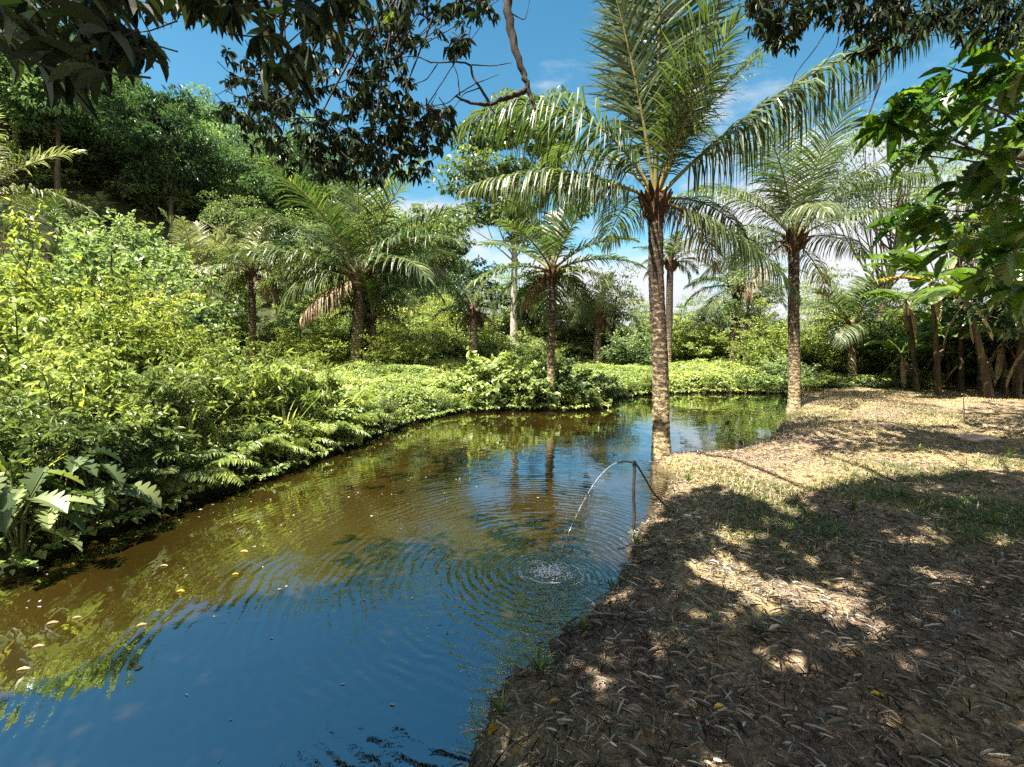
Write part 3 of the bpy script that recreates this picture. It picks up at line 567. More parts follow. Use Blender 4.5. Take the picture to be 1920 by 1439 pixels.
for q, s, k in [((20, 740, 4.3), 'dark leafy shrub at the picture edge above the big lobed leaves', 'gr2'), ((100, 730, 4.6), 'dark green shrub with long leaves hanging over brown water', 'gr1'), ((180, 710, 5.2), 'glossy green shrub over the dark hollow of the bank', 'gr1'),
                ((250, 720, 5.3), 'green leafy shrub leaning over the water behind a drooping fern', 'gr2'), ((310, 710, 6.0), 'mid green shrub below the bright yellow green ones', 'gr1'), ((370, 695, 6.7), 'leafy green shrub left of the tall blade plants', 'gr1'), ((150, 800, 4.6), 'low dark shrub right beside the lobed leaves at the waterline', 'gr2'), ((60, 820, 4.1), 'dark shaded shrub directly over the lobed leaves', 'gr2'), ((240, 820, 5.0), 'low dark green shrub at the waterline under the hollow', 'gr2')]:
    put_top(k, *q, s, G2, 1.1)
G3 = 'leafy shrubs on the bank beside the ground cover'
for q, s, k in [((430, 740, 7.4), 'fresh green shrub between fern clump and blade plants', 'gr1'), ((500, 730, 7.6), 'bushy green shrub at the bend of the left bank', 'gr1'), ((560, 740, 8.2), 'green shrub at the start of the low leafy carpet', 'gr2'), ((400, 690, 9.5), 'yellow tinged shrub below the drooping brown palm', 'yg2'), ((470, 700, 9.5), 'low yellowish shrub in front of the drooping palm trunk', 'yg1'), ((540, 690, 11), 'yellow shrub with orange tinge left of the dead skirted palm', 'yg1'), ((600, 800, 8.0), 'low green shrub over the water at the bank bend', 'gr2'), ((520, 820, 7.0), 'low leafy shrub hanging into the pond by the ferns', 'gr2'), ((440, 830, 6.5), 'shaded leafy shrub at the waterline between two ferns', 'gr1')]:
    put_top(k, *q, s, G3, 1.1)
G4 = 'blue green bushes behind the left bank'
for i, (q, s) in enumerate([((110, 450, 13), 'blue green bush beside the young bright palm'), ((180, 405, 13.5), 'tall blue green bush with big pale leaves'), ((245, 415, 14), 'blue green bush in the middle of its row'), ((262, 452, 13), 'blue green bush left of the stiff upright palm'), ((60, 500, 12), 'blue green bush near the picture edge'), ((150, 500, 11), 'lower blue green bush above the yellow shrubs'), ((230, 520, 11), 'low blue green bush in front of its row'), ((430, 560, 18), 'dark blue green bush between two thin palms'), ((305, 560, 15.5), 'blue green bush just behind the stiff upright palm')]):
    put_top('blue', *q, s, G4, 1.15, name='bush', cat='bush')
GR = 'leafy reed clumps above the ferns of the left bank'
for q, s in [((370, 705, 6.4), 'reed clump left of the tall bright blade plant'), ((420, 695, 6.8), 'reed clump behind the tall bright blade plant'), ((465, 705, 7.0), 'pale reed clump over the first pale fern'), ((510, 695, 7.3), 'tall reed clump in the middle of the fern row'), ((550, 698, 7.7), 'reed clump left of the spiky blade plant'), ((590, 698, 8.2), 'dense reed clump behind the spiky blade plant'), ((630, 738, 8.5), 'reed clump leaning over the bank bend'), ((665, 752, 8.8), 'last reed clump before the leafy carpet'),
             ((455, 790, 6.2), 'low reed clump right behind the yellowish fern'), ((530, 790, 6.8), 'low reed clump over the drooping row of ferns'), ((590, 755, 7.4), 'low reed clump at the waterline of the bank bend'), ((400, 810, 5.8), 'low reed clump beside the long pale fern'), ((330, 800, 5.4), 'shaded reed clump above the dark fern'), ((640, 790, 8.2), 'low bright reed clump near the last fern')]:
    put_top('reed', *q, s, GR, 1.0, name='reed_clump', cat='plant')
# mid distance thicket of bushes
G5 = 'bushes of the far thicket'
mids = [(385, 640, 13, 'gr1'), (430, 610, 16, 'gr1'), (520, 600, 17, 'blue'), (560, 610, 18, 'yg2'), (600, 590, 19, 'gr1'), (640, 600, 20, 'yg2'), (740, 600, 20, 'yg2'), (770, 570, 23, 'gr1'), (800, 590, 21, 'yg2'), (830, 620, 19, 'gr1'), (850, 560, 25, 'yg2'), (905, 620, 21, 'blue'),
        (935, 640, 19, 'gr1'), (985, 620, 22, 'gr1'), (1010, 640, 18, 'gr2'), (1075, 640, 18, 'yg2'), (1160, 620, 20, 'gr1'), (1185, 640, 17.5, 'yg2'), (1215, 600, 24, 'blue'), (1275, 620, 20, 'yg1'), (1310, 610, 20, 'yg1'), (1345, 620, 21, 'yg2'), (1410, 590, 18.5, 'yg1'), (1450, 580, 18, 'yg2'),
        (1520, 590, 17.5, 'yg1'), (1550, 610, 17, 'yg2'), (1575, 650, 15.5, 'gr2'), (1650, 620, 20, 'yg2'), (1690, 640, 18, 'gr1'), (1640, 670, 16, 'gr2'), (1700, 680, 15, 'gr2'), (1740, 690, 14, 'gr2'), (720, 650, 16.5, 'yg2'), (780, 650, 17, 'gr1'), (570, 660, 14, 'yg1'), (620, 680, 14.5, 'yg2'), (510, 650, 13.5, 'gr1'), (1850, 640, 20, 'gr1'), (1780, 640, 21, 'yg2'), (1930, 640, 18, 'gr1')]
desc = {'gr1': 'fresh green bush', 'gr2': 'dark green long-leaved bush', 'yg1': 'bright yellow bush', 'yg2': 'yellow green bush', 'blue': 'dull blue green bush'}
marks = [(372, 'stiff upright palm'), (470, 'drooping brown palm'), (665, 'dead skirted palm'), (790, 'leafy carpet gap'), (885, 'short brown palm'), (960, 'pale tree trunk'), (1033, 'slender mound palm'), (1119, 'young arching palm'), (1240, 'tall waterside palm'), (1377, 'shaded far palm'), (1488, 'slim bank palm'), (1600, 'upright young palm'), (1780, 'banana clump')]
def near(px):
    m = min(marks, key=lambda q: abs(q[0] - px)); dx = px - m[0]
    return ('just behind the ' if abs(dx) < 18 else 'well right of the ' if dx > 55 else 'well left of the ' if dx < -55 else 'right of the ' if dx > 0 else 'left of the ') + m[1]
for (px, py, d, k) in mids: put_top(k, px, py, d, f"{desc[k]} {near(px)}, {'taller' if py < 605 else 'middling' if py < 635 else 'low'}", G5, 1.35, name='bush', cat='bush')
rgb_ = np.random.default_rng(61); kinds_ = ['gr1', 'yg2', 'blue', 'yg1', 'gr2', 'gr1']
for i in range(64):
    px = 690 + i * 20 + rgb_.uniform(-10, 10); row = i % 3; py = [655, 622, 590][row] + rgb_.uniform(-14, 14); d = [16.5, 21, 26][row] + rgb_.uniform(-1, 1); k = kinds_[int(rgb_.integers(0, 6))]
    put_top(k, px, py, d, f"{desc[k]} {near(px)}, {['front', 'second', 'rear'][row]} row", G5, 1.5, name='bush', cat='bush')
# leafy mounds right on the far waterline
G6 = 'low leafy mounds on the far waterline'
for q, s, k in [((880, 694, 12.0), 'low heart-leaved mound where the far shore begins', 'low'), ((940, 672, 12.2), 'bright leafy mound under the pale tree trunk', 'low'), ((995, 678, 12.0), 'leafy mound just left of the slender palm', 'low'), ((1062, 694, 12.0), 'dark shaded mound just right of the slender palm', 'lowd'), ((1105, 704, 12.2), 'dark rounded mound ending over the water', 'lowd'),  # shade right of the palm put into the darker leaves of its mounds
                ((1165, 712, 15.5), 'leafy mound at the back of the small inlet', 'low'), ((1210, 705, 15.8), 'leafy mound behind the tall palm trunk', 'low'), ((1275, 696, 16), 'leafy mound right of the tall palm trunk', 'lowd'), ((1330, 706, 16), 'leafy mound below the shaded far palm', 'low'), ((1405, 690, 16), 'pale leafy mound across the bright reflection', 'low'), ((1455, 702, 15.8), 'leafy mound left of the slim bank palm', 'lowd'), ((1525, 690, 15), 'dark leafy mound at the corner of the grass bank', 'lowd'), ((1570, 710, 14.6), 'low leafy plant left of the upright young palm', 'lowd'),
                ((845, 735, 11.8), 'small leafy mound at the tip of the carpet', 'low'), ((1640, 712, 14.5), 'low dark leafy mound between young palm and banana clump', 'lowd'), ((1690, 712, 14.2), 'low leafy mound in front of the banana clump', 'lowd')]:
    put_top(k, *q, s, G6, 1.1, name='leafy_mound', cat='plant')

G8 = 'dark bushes behind the banana plants'
for q, s, k in [((1660, 590, 16.5), 'dark bush between the upright young palm and the bananas', 'gr2'), ((1715, 570, 16), 'dark long-leaved bush behind the smallest banana plant', 'gr2'), ((1770, 560, 15.5), 'dark bush behind the cut stump', 'gr2'), ((1830, 570, 15), 'dark bush behind the leaning banana plant', 'gr1'), ((1890, 560, 14.5), 'dark bush behind the orange brown banana stem', 'gr2'), ((1950, 560, 13.5), 'dark bush at the right picture edge', 'gr2'), ((2020, 560, 12), 'dark bush beyond the right picture edge', 'gr2')]:
    put_top(k, *q, s, G8, 1.2, name='bush', cat='bush')
G9 = 'reed tufts along the far waterline'
rr9 = np.random.default_rng(63)
for i in range(22):
    px = 712 + i * 36 + rr9.uniform(-9, 9); edge = np.interp(px, [690, 760, 840, 920, 1130, 1145, 1290, 1500], [822, 797, 776, 771, 768, 748, 737, 744]); c = ground_hit(px, edge - 5); dd_ = pix_of(c[None])[2][0]; h = rr9.uniform(.28, .62)
    shrub('reed_tuft', [c[0], c[1], max(c[2], 0) - .03], f"{'taller' if h > .45 else 'shorter'} ragged reed tuft at the far waterline {near(px)}", 'plant', SHR['reed' if i % 3 else 'gr2'], None, G9, rr9.uniform(0, 6.28), h)
# ferns and blade plants
def fern_parts(seed, nf, L, ll, el0=62, dr=95, mat='fresh', npin=22, lw=.26):
    rg = np.random.default_rng(seed); out = []
    for i in range(nf):
        mb = MB(); s = np.linspace(0, 1, 12); th = np.radians(rg.uniform(el0 - 30, el0 + 15) - dr * rg.uniform(.7, 1.15) * s); l = L * rg.uniform(.7, 1.1); ds = l / 11
        R = np.column_stack([np.concatenate([[0], np.cumsum(np.cos(th[:-1]) * ds)]), np.zeros(12), np.concatenate([[0], np.cumsum(np.sin(th[:-1]) * ds)])])
        az = i * 2.4 + rg.uniform(-.3, .3); c, q = math.cos(az), math.sin(az); Rz = np.array([[c, -q, 0], [q, c, 0], [0, 0, 1]])
        tube(mb, R @ Rz.T, np.linspace(.007, .002, 12), 4, .4, 1)
        u = np.repeat(np.linspace(.16, .98, npin), 2); sd = np.tile([1., -1.], npin); Pb = np.column_stack([np.interp(u, s, R[:, k]) for k in range(3)])
        tt = np.interp(u, s, th); T = np.column_stack([np.cos(tt), 0 * tt, np.sin(tt)]); N = np.column_stack([-np.sin(tt), 0 * tt, np.cos(tt)])
        D = T * .55 + np.array([0, 1, 0]) * sd[:, None] - np.array([0, 0, .18]) + rg.normal(0, .1, (len(u), 3))
        S = ll * np.interp(u, [.1, .3, .6, 1], [.7, 1, .9, .25])
        leaves(mb, LANCE, Pb @ Rz.T, D @ Rz.T, N @ Rz.T + rg.normal(0, .15, (len(u), 3)), S, lw, np.clip(rg.normal(.55, .15, len(u)), 0, 1), 0, rg)
        out.append(mb.mesh('frond', [M[mat], M['stemgreen']]))
    return out
FERN = [fern_parts(51, 13, 1.0, .20), fern_parts(52, 11, 1.15, .24, 50, 80, 'mid'), fern_parts(53, 12, .9, .17, 60, 100, 'yellowgreen')]
def fern(px, py, d, sc, k, label, tilt=0):
    p = at_d(px, py, d); g = max(gz(p[0], p[1]), 0)
    t = root('fern', [p[0], p[1], g], label, 'fern', 'ferns drooping over the left waterline', rng.uniform(0, 6), sc)
    for m in FERN[k]: link('frond', m, t)
    return t
for q in [(350, 905, 5.4, .85, 0, 'fern with long pale fronds drooping over brown water'), (300, 925, 5.1, .7, 1, 'dark fern beside the floating orange leaves'), (420, 880, 5.9, .8, 2, 'yellowish fern dipping its fronds into the pond'), (480, 860, 6.3, .95, 0, 'fern in the middle of the drooping row'), (550, 840, 6.9, .9, 2, 'bright fern at the bend of the bank'), (610, 820, 7.5, .9, 0, 'fern spreading flat fronds over the bank bend'),
          (660, 800, 8.2, .9, 2, 'fern at the far end of the drooping row'), (210, 950, 4.8, .7, 1, 'dark fern right of the big lobed leaves'), (450, 800, 6.9, 1.0, 1, 'tall fern rising behind the drooping row'), (590, 770, 8.1, 1.1, 2, 'tall sunlit fern beside the leafy carpet'), (520, 780, 7.4, 1.0, 0, 'tall green fern left of the sunlit one'), (660, 765, 8.7, 1.0, 0, 'fern with upright fronds by the carpet corner')]: fern(*q)
def blade_leaf(rg, L, w, el, dr, mat_i=0, az=0.0, mb=None):
    s = np.linspace(0, 1, 9); th = np.radians(el - dr * s ** 1.4); ds = L / 8
    R = np.column_stack([np.concatenate([[0], np.cumsum(np.cos(th[:-1]) * ds)]), np.zeros(9), np.concatenate([[0], np.cumsum(np.sin(th[:-1]) * ds)])])
    W = w * np.interp(s, [0, .12, .4, .8, 1], [.15, .5, 1, .7, .03]) / 2; N = np.column_stack([-np.sin(th), 0 * th, np.cos(th)])
    V = np.stack([R + N * (W * .35)[:, None] - np.outer(W, [0, 1, 0]), R, R + N * (W * .35)[:, None] + np.outer(W, [0, 1, 0])], 1).reshape(-1, 3)
    c, q = math.cos(az), math.sin(az); V = V @ np.array([[c, -q, 0], [q, c, 0], [0, 0, 1]]).T
    F = [];
    for i in range(8): F += [(i * 3, i * 3 + 1, i * 3 + 4, i * 3 + 3), (i * 3 + 1, i * 3 + 2, i * 3 + 5, i * 3 + 4)]
    mb.add(V, [np.array(F)], rg.uniform(.3, .9), mat_i, True)
def blade_plant(px, py, d, sc, label, seed, nb=16, L=.9, w=.05):
    rg = np.random.default_rng(seed); p = at_d(px, py, d); g = max(gz(p[0], p[1]), 0)
    t = root('blade_plant', [p[0], p[1], g], label, 'plant', 'tall blade-leaved plants on the left bank', 0, sc)
    for i in range(nb):
        mb = MB(); blade_leaf(rg, L * rg.uniform(.6, 1.1), w, rg.uniform(55, 88), rg.uniform(10, 80), 0, i * 2.4, mb); link('leaf', mb.mesh('leaf', M['yellowgreen' if i % 3 else 'fresh']), t)
for i, q in enumerate([(405, 800, 6.6, 1.2, 'tall bright blade-leaved plant above the fern row'), (450, 770, 7.4, 1.1, 'blade-leaved plant behind the tall fern'), (620, 775, 8.4, 1.0, 'spiky blade-leaved plant beside the sunlit fern'), (560, 780, 7.7, 1.1, 'blade-leaved plant between two tall ferns'), (20, 860, 3.9, .9, 'broad blade-leaved plant at the picture edge'), (690, 770, 9.0, .9, 'blade-leaved plant at the corner of the leafy carpet'),
                       (140, 745, 4.9, 1.5, 'tall arching blade-leaved plant among the dark shrubs'), (230, 735, 5.6, 1.5, 'tall arching blade-leaved plant over the dark hollow'), (300, 715, 6.2, 1.4, 'tall arching blade-leaved plant by the shaded reed clump'), (480, 715, 7.2, 1.4, 'arching blade-leaved plant rising out of the reed clumps'), (640, 735, 8.6, 1.3, 'arching blade-leaved plant at the last reed clump'), (535, 800, 6.9, 1.1, 'blade-leaved plant bending to the water over a pale fern'), (345, 850, 5.6, 1.1, 'blade-leaved plant bending to the water by the long pale fern')]): blade_plant(*q, seed=70 + i, L=.9 if i < 6 else .8, w=.05 if i < 6 else .038)

# big lobed-leaf plants at the lower left
def lobed_plant(base, label, seed, nl, size, group, spread=.35):
    rg = np.random.default_rng(seed); t = root('lobed_leaf_plant', base, label, 'plant', group)
    for i in range(nl):
        mb = MB(); az = i * 2.4 + rg.uniform(-.4, .4); d = np.array([math.cos(az), math.sin(az), 0]); e = d * spread * rg.uniform(.4, 1.2) + [0, 0, rg.uniform(.25, .8)]
        tube(mb, [[0, 0, -.05], e * [.4, .4, .7], e], [.009, .007, .005], 5, .4, 1)
        leaves(mb, LOBED, [e], np.array([d * .8 + [0, 0, rg.uniform(-.7, .05)]]), np.array([d * .35 + [0, 0, 1.]]) + rg.normal(0, .15, (1, 3)), size * rg.uniform(.75, 1.15), .62, rg.random(1), 0, rg)
        link('leaf', mb.mesh('leaf', [M['mid'], M['stemgreen']]), t)
GL = 'large lobed-leaf plants at the lower left waterline'
for i, (px, py, d, s) in enumerate([(35, 1030, 3.62, 'big lobed-leaf plant at the lower left touching brown water'), (105, 1010, 3.95, 'lobed-leaf plant with a broad pale leaf over the water'), (-20, 1000, 3.6, 'lobed-leaf plant cut by the picture edge'), (175, 990, 4.3, 'smaller lobed-leaf plant under the dark shrubs')]):
    p = at_d(px, py, d); lobed_plant([p[0], p[1], max(gz(p[0], p[1]), 0)], s, 80 + i, 12, .34, GL)

# ------------------------------------------------------------------ ground cover, grass and litter (uncountable)
def region_pts(N, x0, x1, y0, y1, seed):
    rg = np.random.default_rng(seed); P = np.column_stack([rg.uniform(x0, x1, N), rg.uniform(y0, y1, N)]); return P, rg
def ground_cover():
    mb = MB(); P, rg = region_pts(390000, -12, 17, 2.2, 24, 91); d = sdf(P); x, y = P[:, 0], P[:, 1]
    lim = np.interp(y, [5, 7, 9, 11.5, 13, 13.6, 14.6, 15.4, 25], [-3.2, -2.2, -1.2, 2.6, 3.2, 9.3, 10.5, 17, 17])
    keep = (d > -.16) & (d < 9) & (x < lim) & (rg.random(len(P)) < np.interp(d, [0, 3, 9], [1, .75, .35]))
    keep &= (np.hypot(x, y) > 5.5) | ((x < -2.2) & (d < 2.5))
    P, d = P[keep], d[keep]; x, y = P[:, 0], P[:, 1]; k = len(P)
    z = np.maximum(height(P, d), 0); lump = .06 + .34 * vnoise(x * 1.3, y * 1.3, 8) * np.clip(d / .35 + .3, .1, 1) + .12 * vnoise(x * 4, y * 4, 9)
    C = np.column_stack([x, y, z + lump * rg.uniform(.55, 1.0, k) ** .6])
    leaves(mb, HEART, C, rdir(k, rg) * [1, 1, .3] + [0, 0, -.2], np.array([0, 0, 1.]) + rdir(k, rg) * .4, rg.uniform(.045, .095, k) * np.interp(y, [6, 20], [.95, 1.35]), .8, np.clip(.35 + .5 * vnoise(x * .7, y * .7, 4) + rg.normal(0, .12, k), 0, 1), 0, rg)
    o = link('ground_cover', mb.mesh('ground_cover', M['fresh'])); tag(o, 'carpet of small heart-shaped green leaves covering the far pond bank', 'ground cover', kind='stuff'); return k
NGC = ground_cover()
def weedy(x, y): return sstep(1.2, 2.2, x) * sstep(3.0, 3.8, y) * sstep(6.3, 5.3, y) * sstep(.28, .5, vnoise(x * 1.9, y * 1.9, 16))
def grass():
    mb = MB(); P, rg = region_pts(420000, -1, 15, 1.0, 15.2, 92); d = sdf(P); x, y = P[:, 0], P[:, 1]
    r = np.hypot(x, y); m = vnoise(x * .9 + 3, y * .9, 11); m2 = vnoise(x * 2.7, y * 2.7, 12)
    far = sstep(4.4, 6.2, y)
    dens = far * (.18 + .75 * sstep(.35, .62, m * .6 + m2 * .4)) + (1 - far) * (.16 + .3 * sstep(.52, .66, m) * sstep(1.2, 2.6, x) + .9 * weedy(x, y))
    keep = (d > .02) & (x > np.interp(y, [1, 9, 13, 15.2], [-1, 2, 5.0, 6])) & (rg.random(len(P)) < dens * np.interp(r, [2, 6, 16], [.8, .75, .5]))
    P, d = P[keep], d[keep]; x, y = P[:, 0], P[:, 1]; k = len(P); z = height(P, d); m = vnoise(x * .9 + 3, y * .9, 11)
    az = rg.random(k) * 6.283; hgt = rg.uniform(.025, .075, k) * np.interp(y, [2, 5, 14], [.9, .9, 1.15]) * (1 + 1.0 * weedy(x, y)); lay = rg.uniform(.3, 1.9, k)
    D = np.column_stack([np.cos(az) * lay, np.sin(az) * lay, np.ones(k)]); D = nrm(D); w = rg.uniform(.003, .006, k) * np.interp(y, [2, 8, 14], [.9, 1.3, 2.0]) * .9
    X = nrm(np.cross(D, np.column_stack([np.cos(az), np.sin(az), np.zeros(k)]) + .01)); B = np.column_stack([x, y, z - .004])
    mid = B + D * hgt[:, None] * .6; tip = B + nrm(D + np.column_stack([np.cos(az), np.sin(az), -.6 * np.ones(k)]) * .7) * hgt[:, None] * 1.15
    V = np.stack([B - X * w[:, None], B + X * w[:, None], mid + X * w[:, None] * .8, mid - X * w[:, None] * .8, tip], 1).reshape(-1, 3); off = (np.arange(k) * 5)[:, None]
    green = (rg.random(k) < np.clip((vnoise(x * .6, y * .6, 14) - .35) * 1.2 + .75 * weedy(x, y) + .12 * (y > 7), .04, .9))
    tint = np.clip(rg.normal(.5, .2, k), 0, 1)
    for g, mat in ((False, 0), (True, 1)):
        q = np.where(green == g)[0]; Vg = V.reshape(k, 5, 3)[q].reshape(-1, 3); off = (np.arange(len(q)) * 5)[:, None]
        mb.add(Vg, [np.array([[0, 1, 2, 3]]) + off, np.array([[3, 2, 4]]) + off], np.repeat(tint[q], 5), mat)
    o = link('bank_grass', mb.mesh('bank_grass', [M['drygrass'], M['greengrass']])); tag(o, 'short dry yellow and green grass on the open bank', 'grass', kind='stuff'); return k
NGR = grass()
def litter():
    mb = MB(); P, rg = region_pts(240000, -1.3, 10, .7, 11, 93); d = sdf(P); x, y = P[:, 0], P[:, 1]; r = np.hypot(x, y)
    keep = (d > -.03) & (x > np.interp(y, [1, 9, 12], [-1.3, 2, 4])) & (rg.random(len(P)) < np.interp(r, [1, 4, 6, 11], [1, .8, .35, .10]) * (.55 + .6 * vnoise(x * 1.8, y * 1.8, 21)) * (1 - .6 * weedy(x, y)))
    P, d = P[keep], d[keep]; k = len(P); x, y = P[:, 0], P[:, 1]; z = height(P, d)
    az = rg.random(k) * 6.283; D = np.column_stack([np.cos(az), np.sin(az), rg.normal(.08, .22, k)])
    C = np.column_stack([x, y, z + rg.uniform(.003, .03, k)]); thin = rg.random(k) < .8
    S = np.where(thin, rg.uniform(.02, .095, k), rg.uniform(.015, .035, k)); W = np.where(thin, rg.uniform(.035, .085, k), rg.uniform(.25, .45, k))
    leaves(mb, STRAW, C, D, np.array([0, 0, 1.]) + rdir(k, rg) * .4, S, W, np.clip(rg.beta(1.1, 1.5, k), 0, 1), 0, rg)
    big = rg.random(k) < .004; leaves(mb, LANCE, C[big] + [0, 0, .012], D[big], np.array([0, 0, 1.]) + rdir(int(big.sum()), rg) * .6, rg.uniform(.06, .11, int(big.sum())), rg.uniform(.22, .34, int(big.sum())), rg.uniform(.1, .8, int(big.sum())), 0, rg)
    for i in range(420):                                      # broken twigs among the leaves
        px = rg.uniform(-.5, 5); py = rg.uniform(1.2, 6.5); a = rg.random() * 6.283; l = rg.uniform(.05, .22)
        q = np.array([[px, py], [px + math.cos(a) * l, py + math.sin(a) * l]])
        if (sdf(q) < .05).any(): continue
        zz = height(q); m = (q[0] + q[1]) / 2 + rg.normal(0, .012, 2)
        tube(mb, [[*q[0], zz[0] + .006], [*m, zz.mean() + .016], [*q[1], zz[1] + .010]], [.003, .0032, .0015], 4, rg.uniform(.1, .8))
    o = link('leaf_litter', mb.mesh('leaf_litter', M['litter'])); tag(o, 'dry brown and grey leaf litter strewn over the shaded bank', 'leaf litter', kind='stuff'); return k
NLI = litter()
print('stuff', NGC, NGR, NLI)

# ------------------------------------------------------------------ broadleaf trees
def tree_parts(seed, H, trunk_r, cr, cz, ch, nclump, rc, nleaf, ll, lw, tm, leafm, barkm, bend=.03, limb_from=.35, flat=.6, sides=10):
    """crown: clumps on an ellipsoid shell of radius cr, half height ch, centred at height cz"""
    rg = np.random.default_rng(seed); mt = MB(); ml = MB(); t = np.linspace(0, 1, 14)
    P = np.column_stack([bend * H * np.sin(t * 3 + seed) * t, bend * H * np.cos(t * 2.2 + seed) * t, -.2 + (cz + .2) * t])
    tube(mt, P, trunk_r * (1 - .6 * t) * (1 + .5 * np.exp(-t * 14)), sides, .5, 0, .08, rg)
    C = rdir(nclump, rg); rad = rg.uniform(.45, 1.05, nclump); C = C * rad[:, None] * [cr, cr, ch] + [0, 0, cz]; C[:, 2] = np.where(C[:, 2] < cz - ch * .75, cz - ch * .5, C[:, 2])
    for c in C:
        u = np.clip(rg.uniform(limb_from, .98), 0, 1); s = np.array([np.interp(u, t, P[:, q]) for q in range(3)])
        mid = (s + c) / 2 + [0, 0, -.06 * cr] + rg.normal(0, .05 * cr, 3); w = trunk_r * .26 * (1.2 - u * .7)
        tube(mt, [s, (s + mid) / 2 + rg.normal(0, .02 * cr, 3), mid, (mid + c) / 2 + rg.normal(0, .03 * cr, 3), c], [w, w * .8, w * .6, w * .4, w * .15], 5, .5)
    for c in C:
        k = max(4, int(nleaf * rg.uniform(.5, 1.4))); r = rc * rg.uniform(.65, 1.35)
        Q = rdir(k, rg); Q[:, 2] = np.where(Q[:, 2] < 0, Q[:, 2] * .55, Q[:, 2]); q = Q * (r * rg.uniform(.35, 1.0, k) ** .6)[:, None] * [1, 1, flat]
        D = nrm(Q + rdir(k, rg) * .8 + [0, 0, -.35]); N = np.array([0, 0, .9]) + Q * .4 + rdir(k, rg) * .5
        tt = rg.normal(.5, .12) + rg.normal(0, .10, k) + .12 * Q[:, 2]
        leaves(ml, tm, c + q, D, N, ll * rg.uniform(.6, 1.25, k), lw, np.clip(tt, 0, 1), 0, rg)
    return ml.mesh('crown', M[leafm]), mt.mesh('trunk', M[barkm])
def tree(loc, label, parts, group=None, rz=0, sc=1.0, name='tree'):
    t = root(name, loc, label, 'tree', group, rz, sc); link('trunk', parts[1], t); link('crown', parts[0], t); return t
# hillside forest
HT = [tree_parts(101, 8, .15, 2.4, 3.9, 2.2, 30, .95, 260, 0.22, .45, LEAF1, 'hill', 'bark'), tree_parts(102, 7, .12, 2.0, 3.7, 2.4, 26, .85, 260, 0.19, .45, LEAF1, 'hill', 'bark', flat=.8),
      tree_parts(103, 9, .11, 1.8, 5.0, 2.2, 26, .80, 260, 0.21, .45, LEAF1, 'hill', 'bark', limb_from=.6), tree_parts(104, 6, .14, 2.6, 2.8, 1.8, 32, .95, 260, 0.18, .45, LEAF1, 'hill', 'bark'),
      tree_parts(105, 8, .12, 2.0, 4.2, 2.7, 30, .75, 260, 0.27, .30, LEAF1, 'hill', 'bark', flat=.9)]
hn = ['rounded', 'tall narrow', 'bare-stemmed', 'wide low', 'loose feathery']
def hill_trees():
    rg = np.random.default_rng(5); pts = []; n_ = 0
    while len(pts) < 215 and n_ < 60000:
        n_ += 1; az = rg.uniform(-60, -9); r = 34 + 40 * math.sqrt(rg.random()); x, y = r * math.sin(math.radians(az)), r * math.cos(math.radians(az))
        
        sp = 2.4 + r * .024
        if all((x - a) ** 2 + (y - b) ** 2 > sp * sp for a, b in pts): pts.append((x, y))
    for i, (x, y) in enumerate(pts):
        az = math.degrees(math.atan2(x, y)); r = math.hypot(x, y); k = int(rg.integers(0, 5))
        if r < 43: k = [2, 1, 2, 4, 2][k]
        where = ('at the foot of the hill' if r < 44 else 'halfway up the hill' if r < 53 else 'high on the hill' if r < 62 else 'along the hilltop')
        side = ('steep end' if az < -45 else 'steep shoulder' if az < -34 else 'middle slope' if az < -22 else 'falling slope' if az < -12 else 'low far end')
        tree([x, y, gz(x, y) - .1], f"{hn[k]} forest tree {where}, {side}", HT[k], 'forest trees on the hillside', rg.uniform(0, 6.28), rg.uniform(.75, 1.5), 'forest_tree')
hill_trees()
def slope_bushes():
    rg = np.random.default_rng(15); pts = []; n_ = 0
    while len(pts) < 300 and n_ < 60000:
        n_ += 1; az = rg.uniform(-60, -9); r = math.sqrt(rg.uniform(17 ** 2, 76 ** 2)); x, y = r * math.sin(math.radians(az)), r * math.cos(math.radians(az))
        if all((x - a) ** 2 + (y - b) ** 2 > (4.4 if r < 36 else 8) for a, b in pts): pts.append((x, y))
    for x, y in pts:
        az = math.degrees(math.atan2(x, y)); r = math.hypot(x, y); k = str(rg.choice(['blue', 'blue', 'yg2', 'gr1', 'yg1'] if r < 36 else ['gr2', 'blue', 'gr1'])); h = rg.uniform(1.2, 2.0) if r < 36 else rg.uniform(2.2, 3.6)
        side = 'below the steep end' if az < -45 else 'below the steep shoulder' if az < -34 else 'below the middle slope' if az < -22 else 'towards the low far end'
        shrub('bush', [x, y, gz(x, y) - .1], f"{desc[k]} {'on the open slope' if r < 36 else 'under the forest trees'} {side}, {'lower' if r < 25 else 'middle' if r < 32 else 'upper' if r < 50 else 'topmost'} part", 'bush', SHR[k], None, 'bushes on the hill slope', rg.uniform(0, 6.28), (h * 1.3, h * 1.3, h))
slope_bushes()
def tree_at(px, base_py, d, sc, k, label, group='trees of the far thicket', parts=None, rz=None):
    p = at_d(px, base_py, d); return tree([p[0], p[1], gz(p[0], p[1]) - .1], label, parts or BT[k], group, rng.uniform(0, 6.28) if rz is None else rz, sc)
BT = [tree_parts(111, 6, .13, 1.9, 4.0, 1.8, 34, .62, 110, .17, .5, LEAF2, 'dark', 'bark'), tree_parts(112, 7, .14, 1.7, 4.8, 2.2, 32, .60, 110, .15, .5, LEAF2, 'mid', 'bark', flat=.8),
      tree_parts(113, 8, .15, 2.2, 5.6, 1.9, 34, .60, 90, .16, .5, LEAF2, 'blue', 'barkpale'), tree_parts(114, 5, .12, 1.9, 3.0, 1.7, 34, .60, 110, .15, .5, LEAF2, 'yellowgreen', 'bark')]
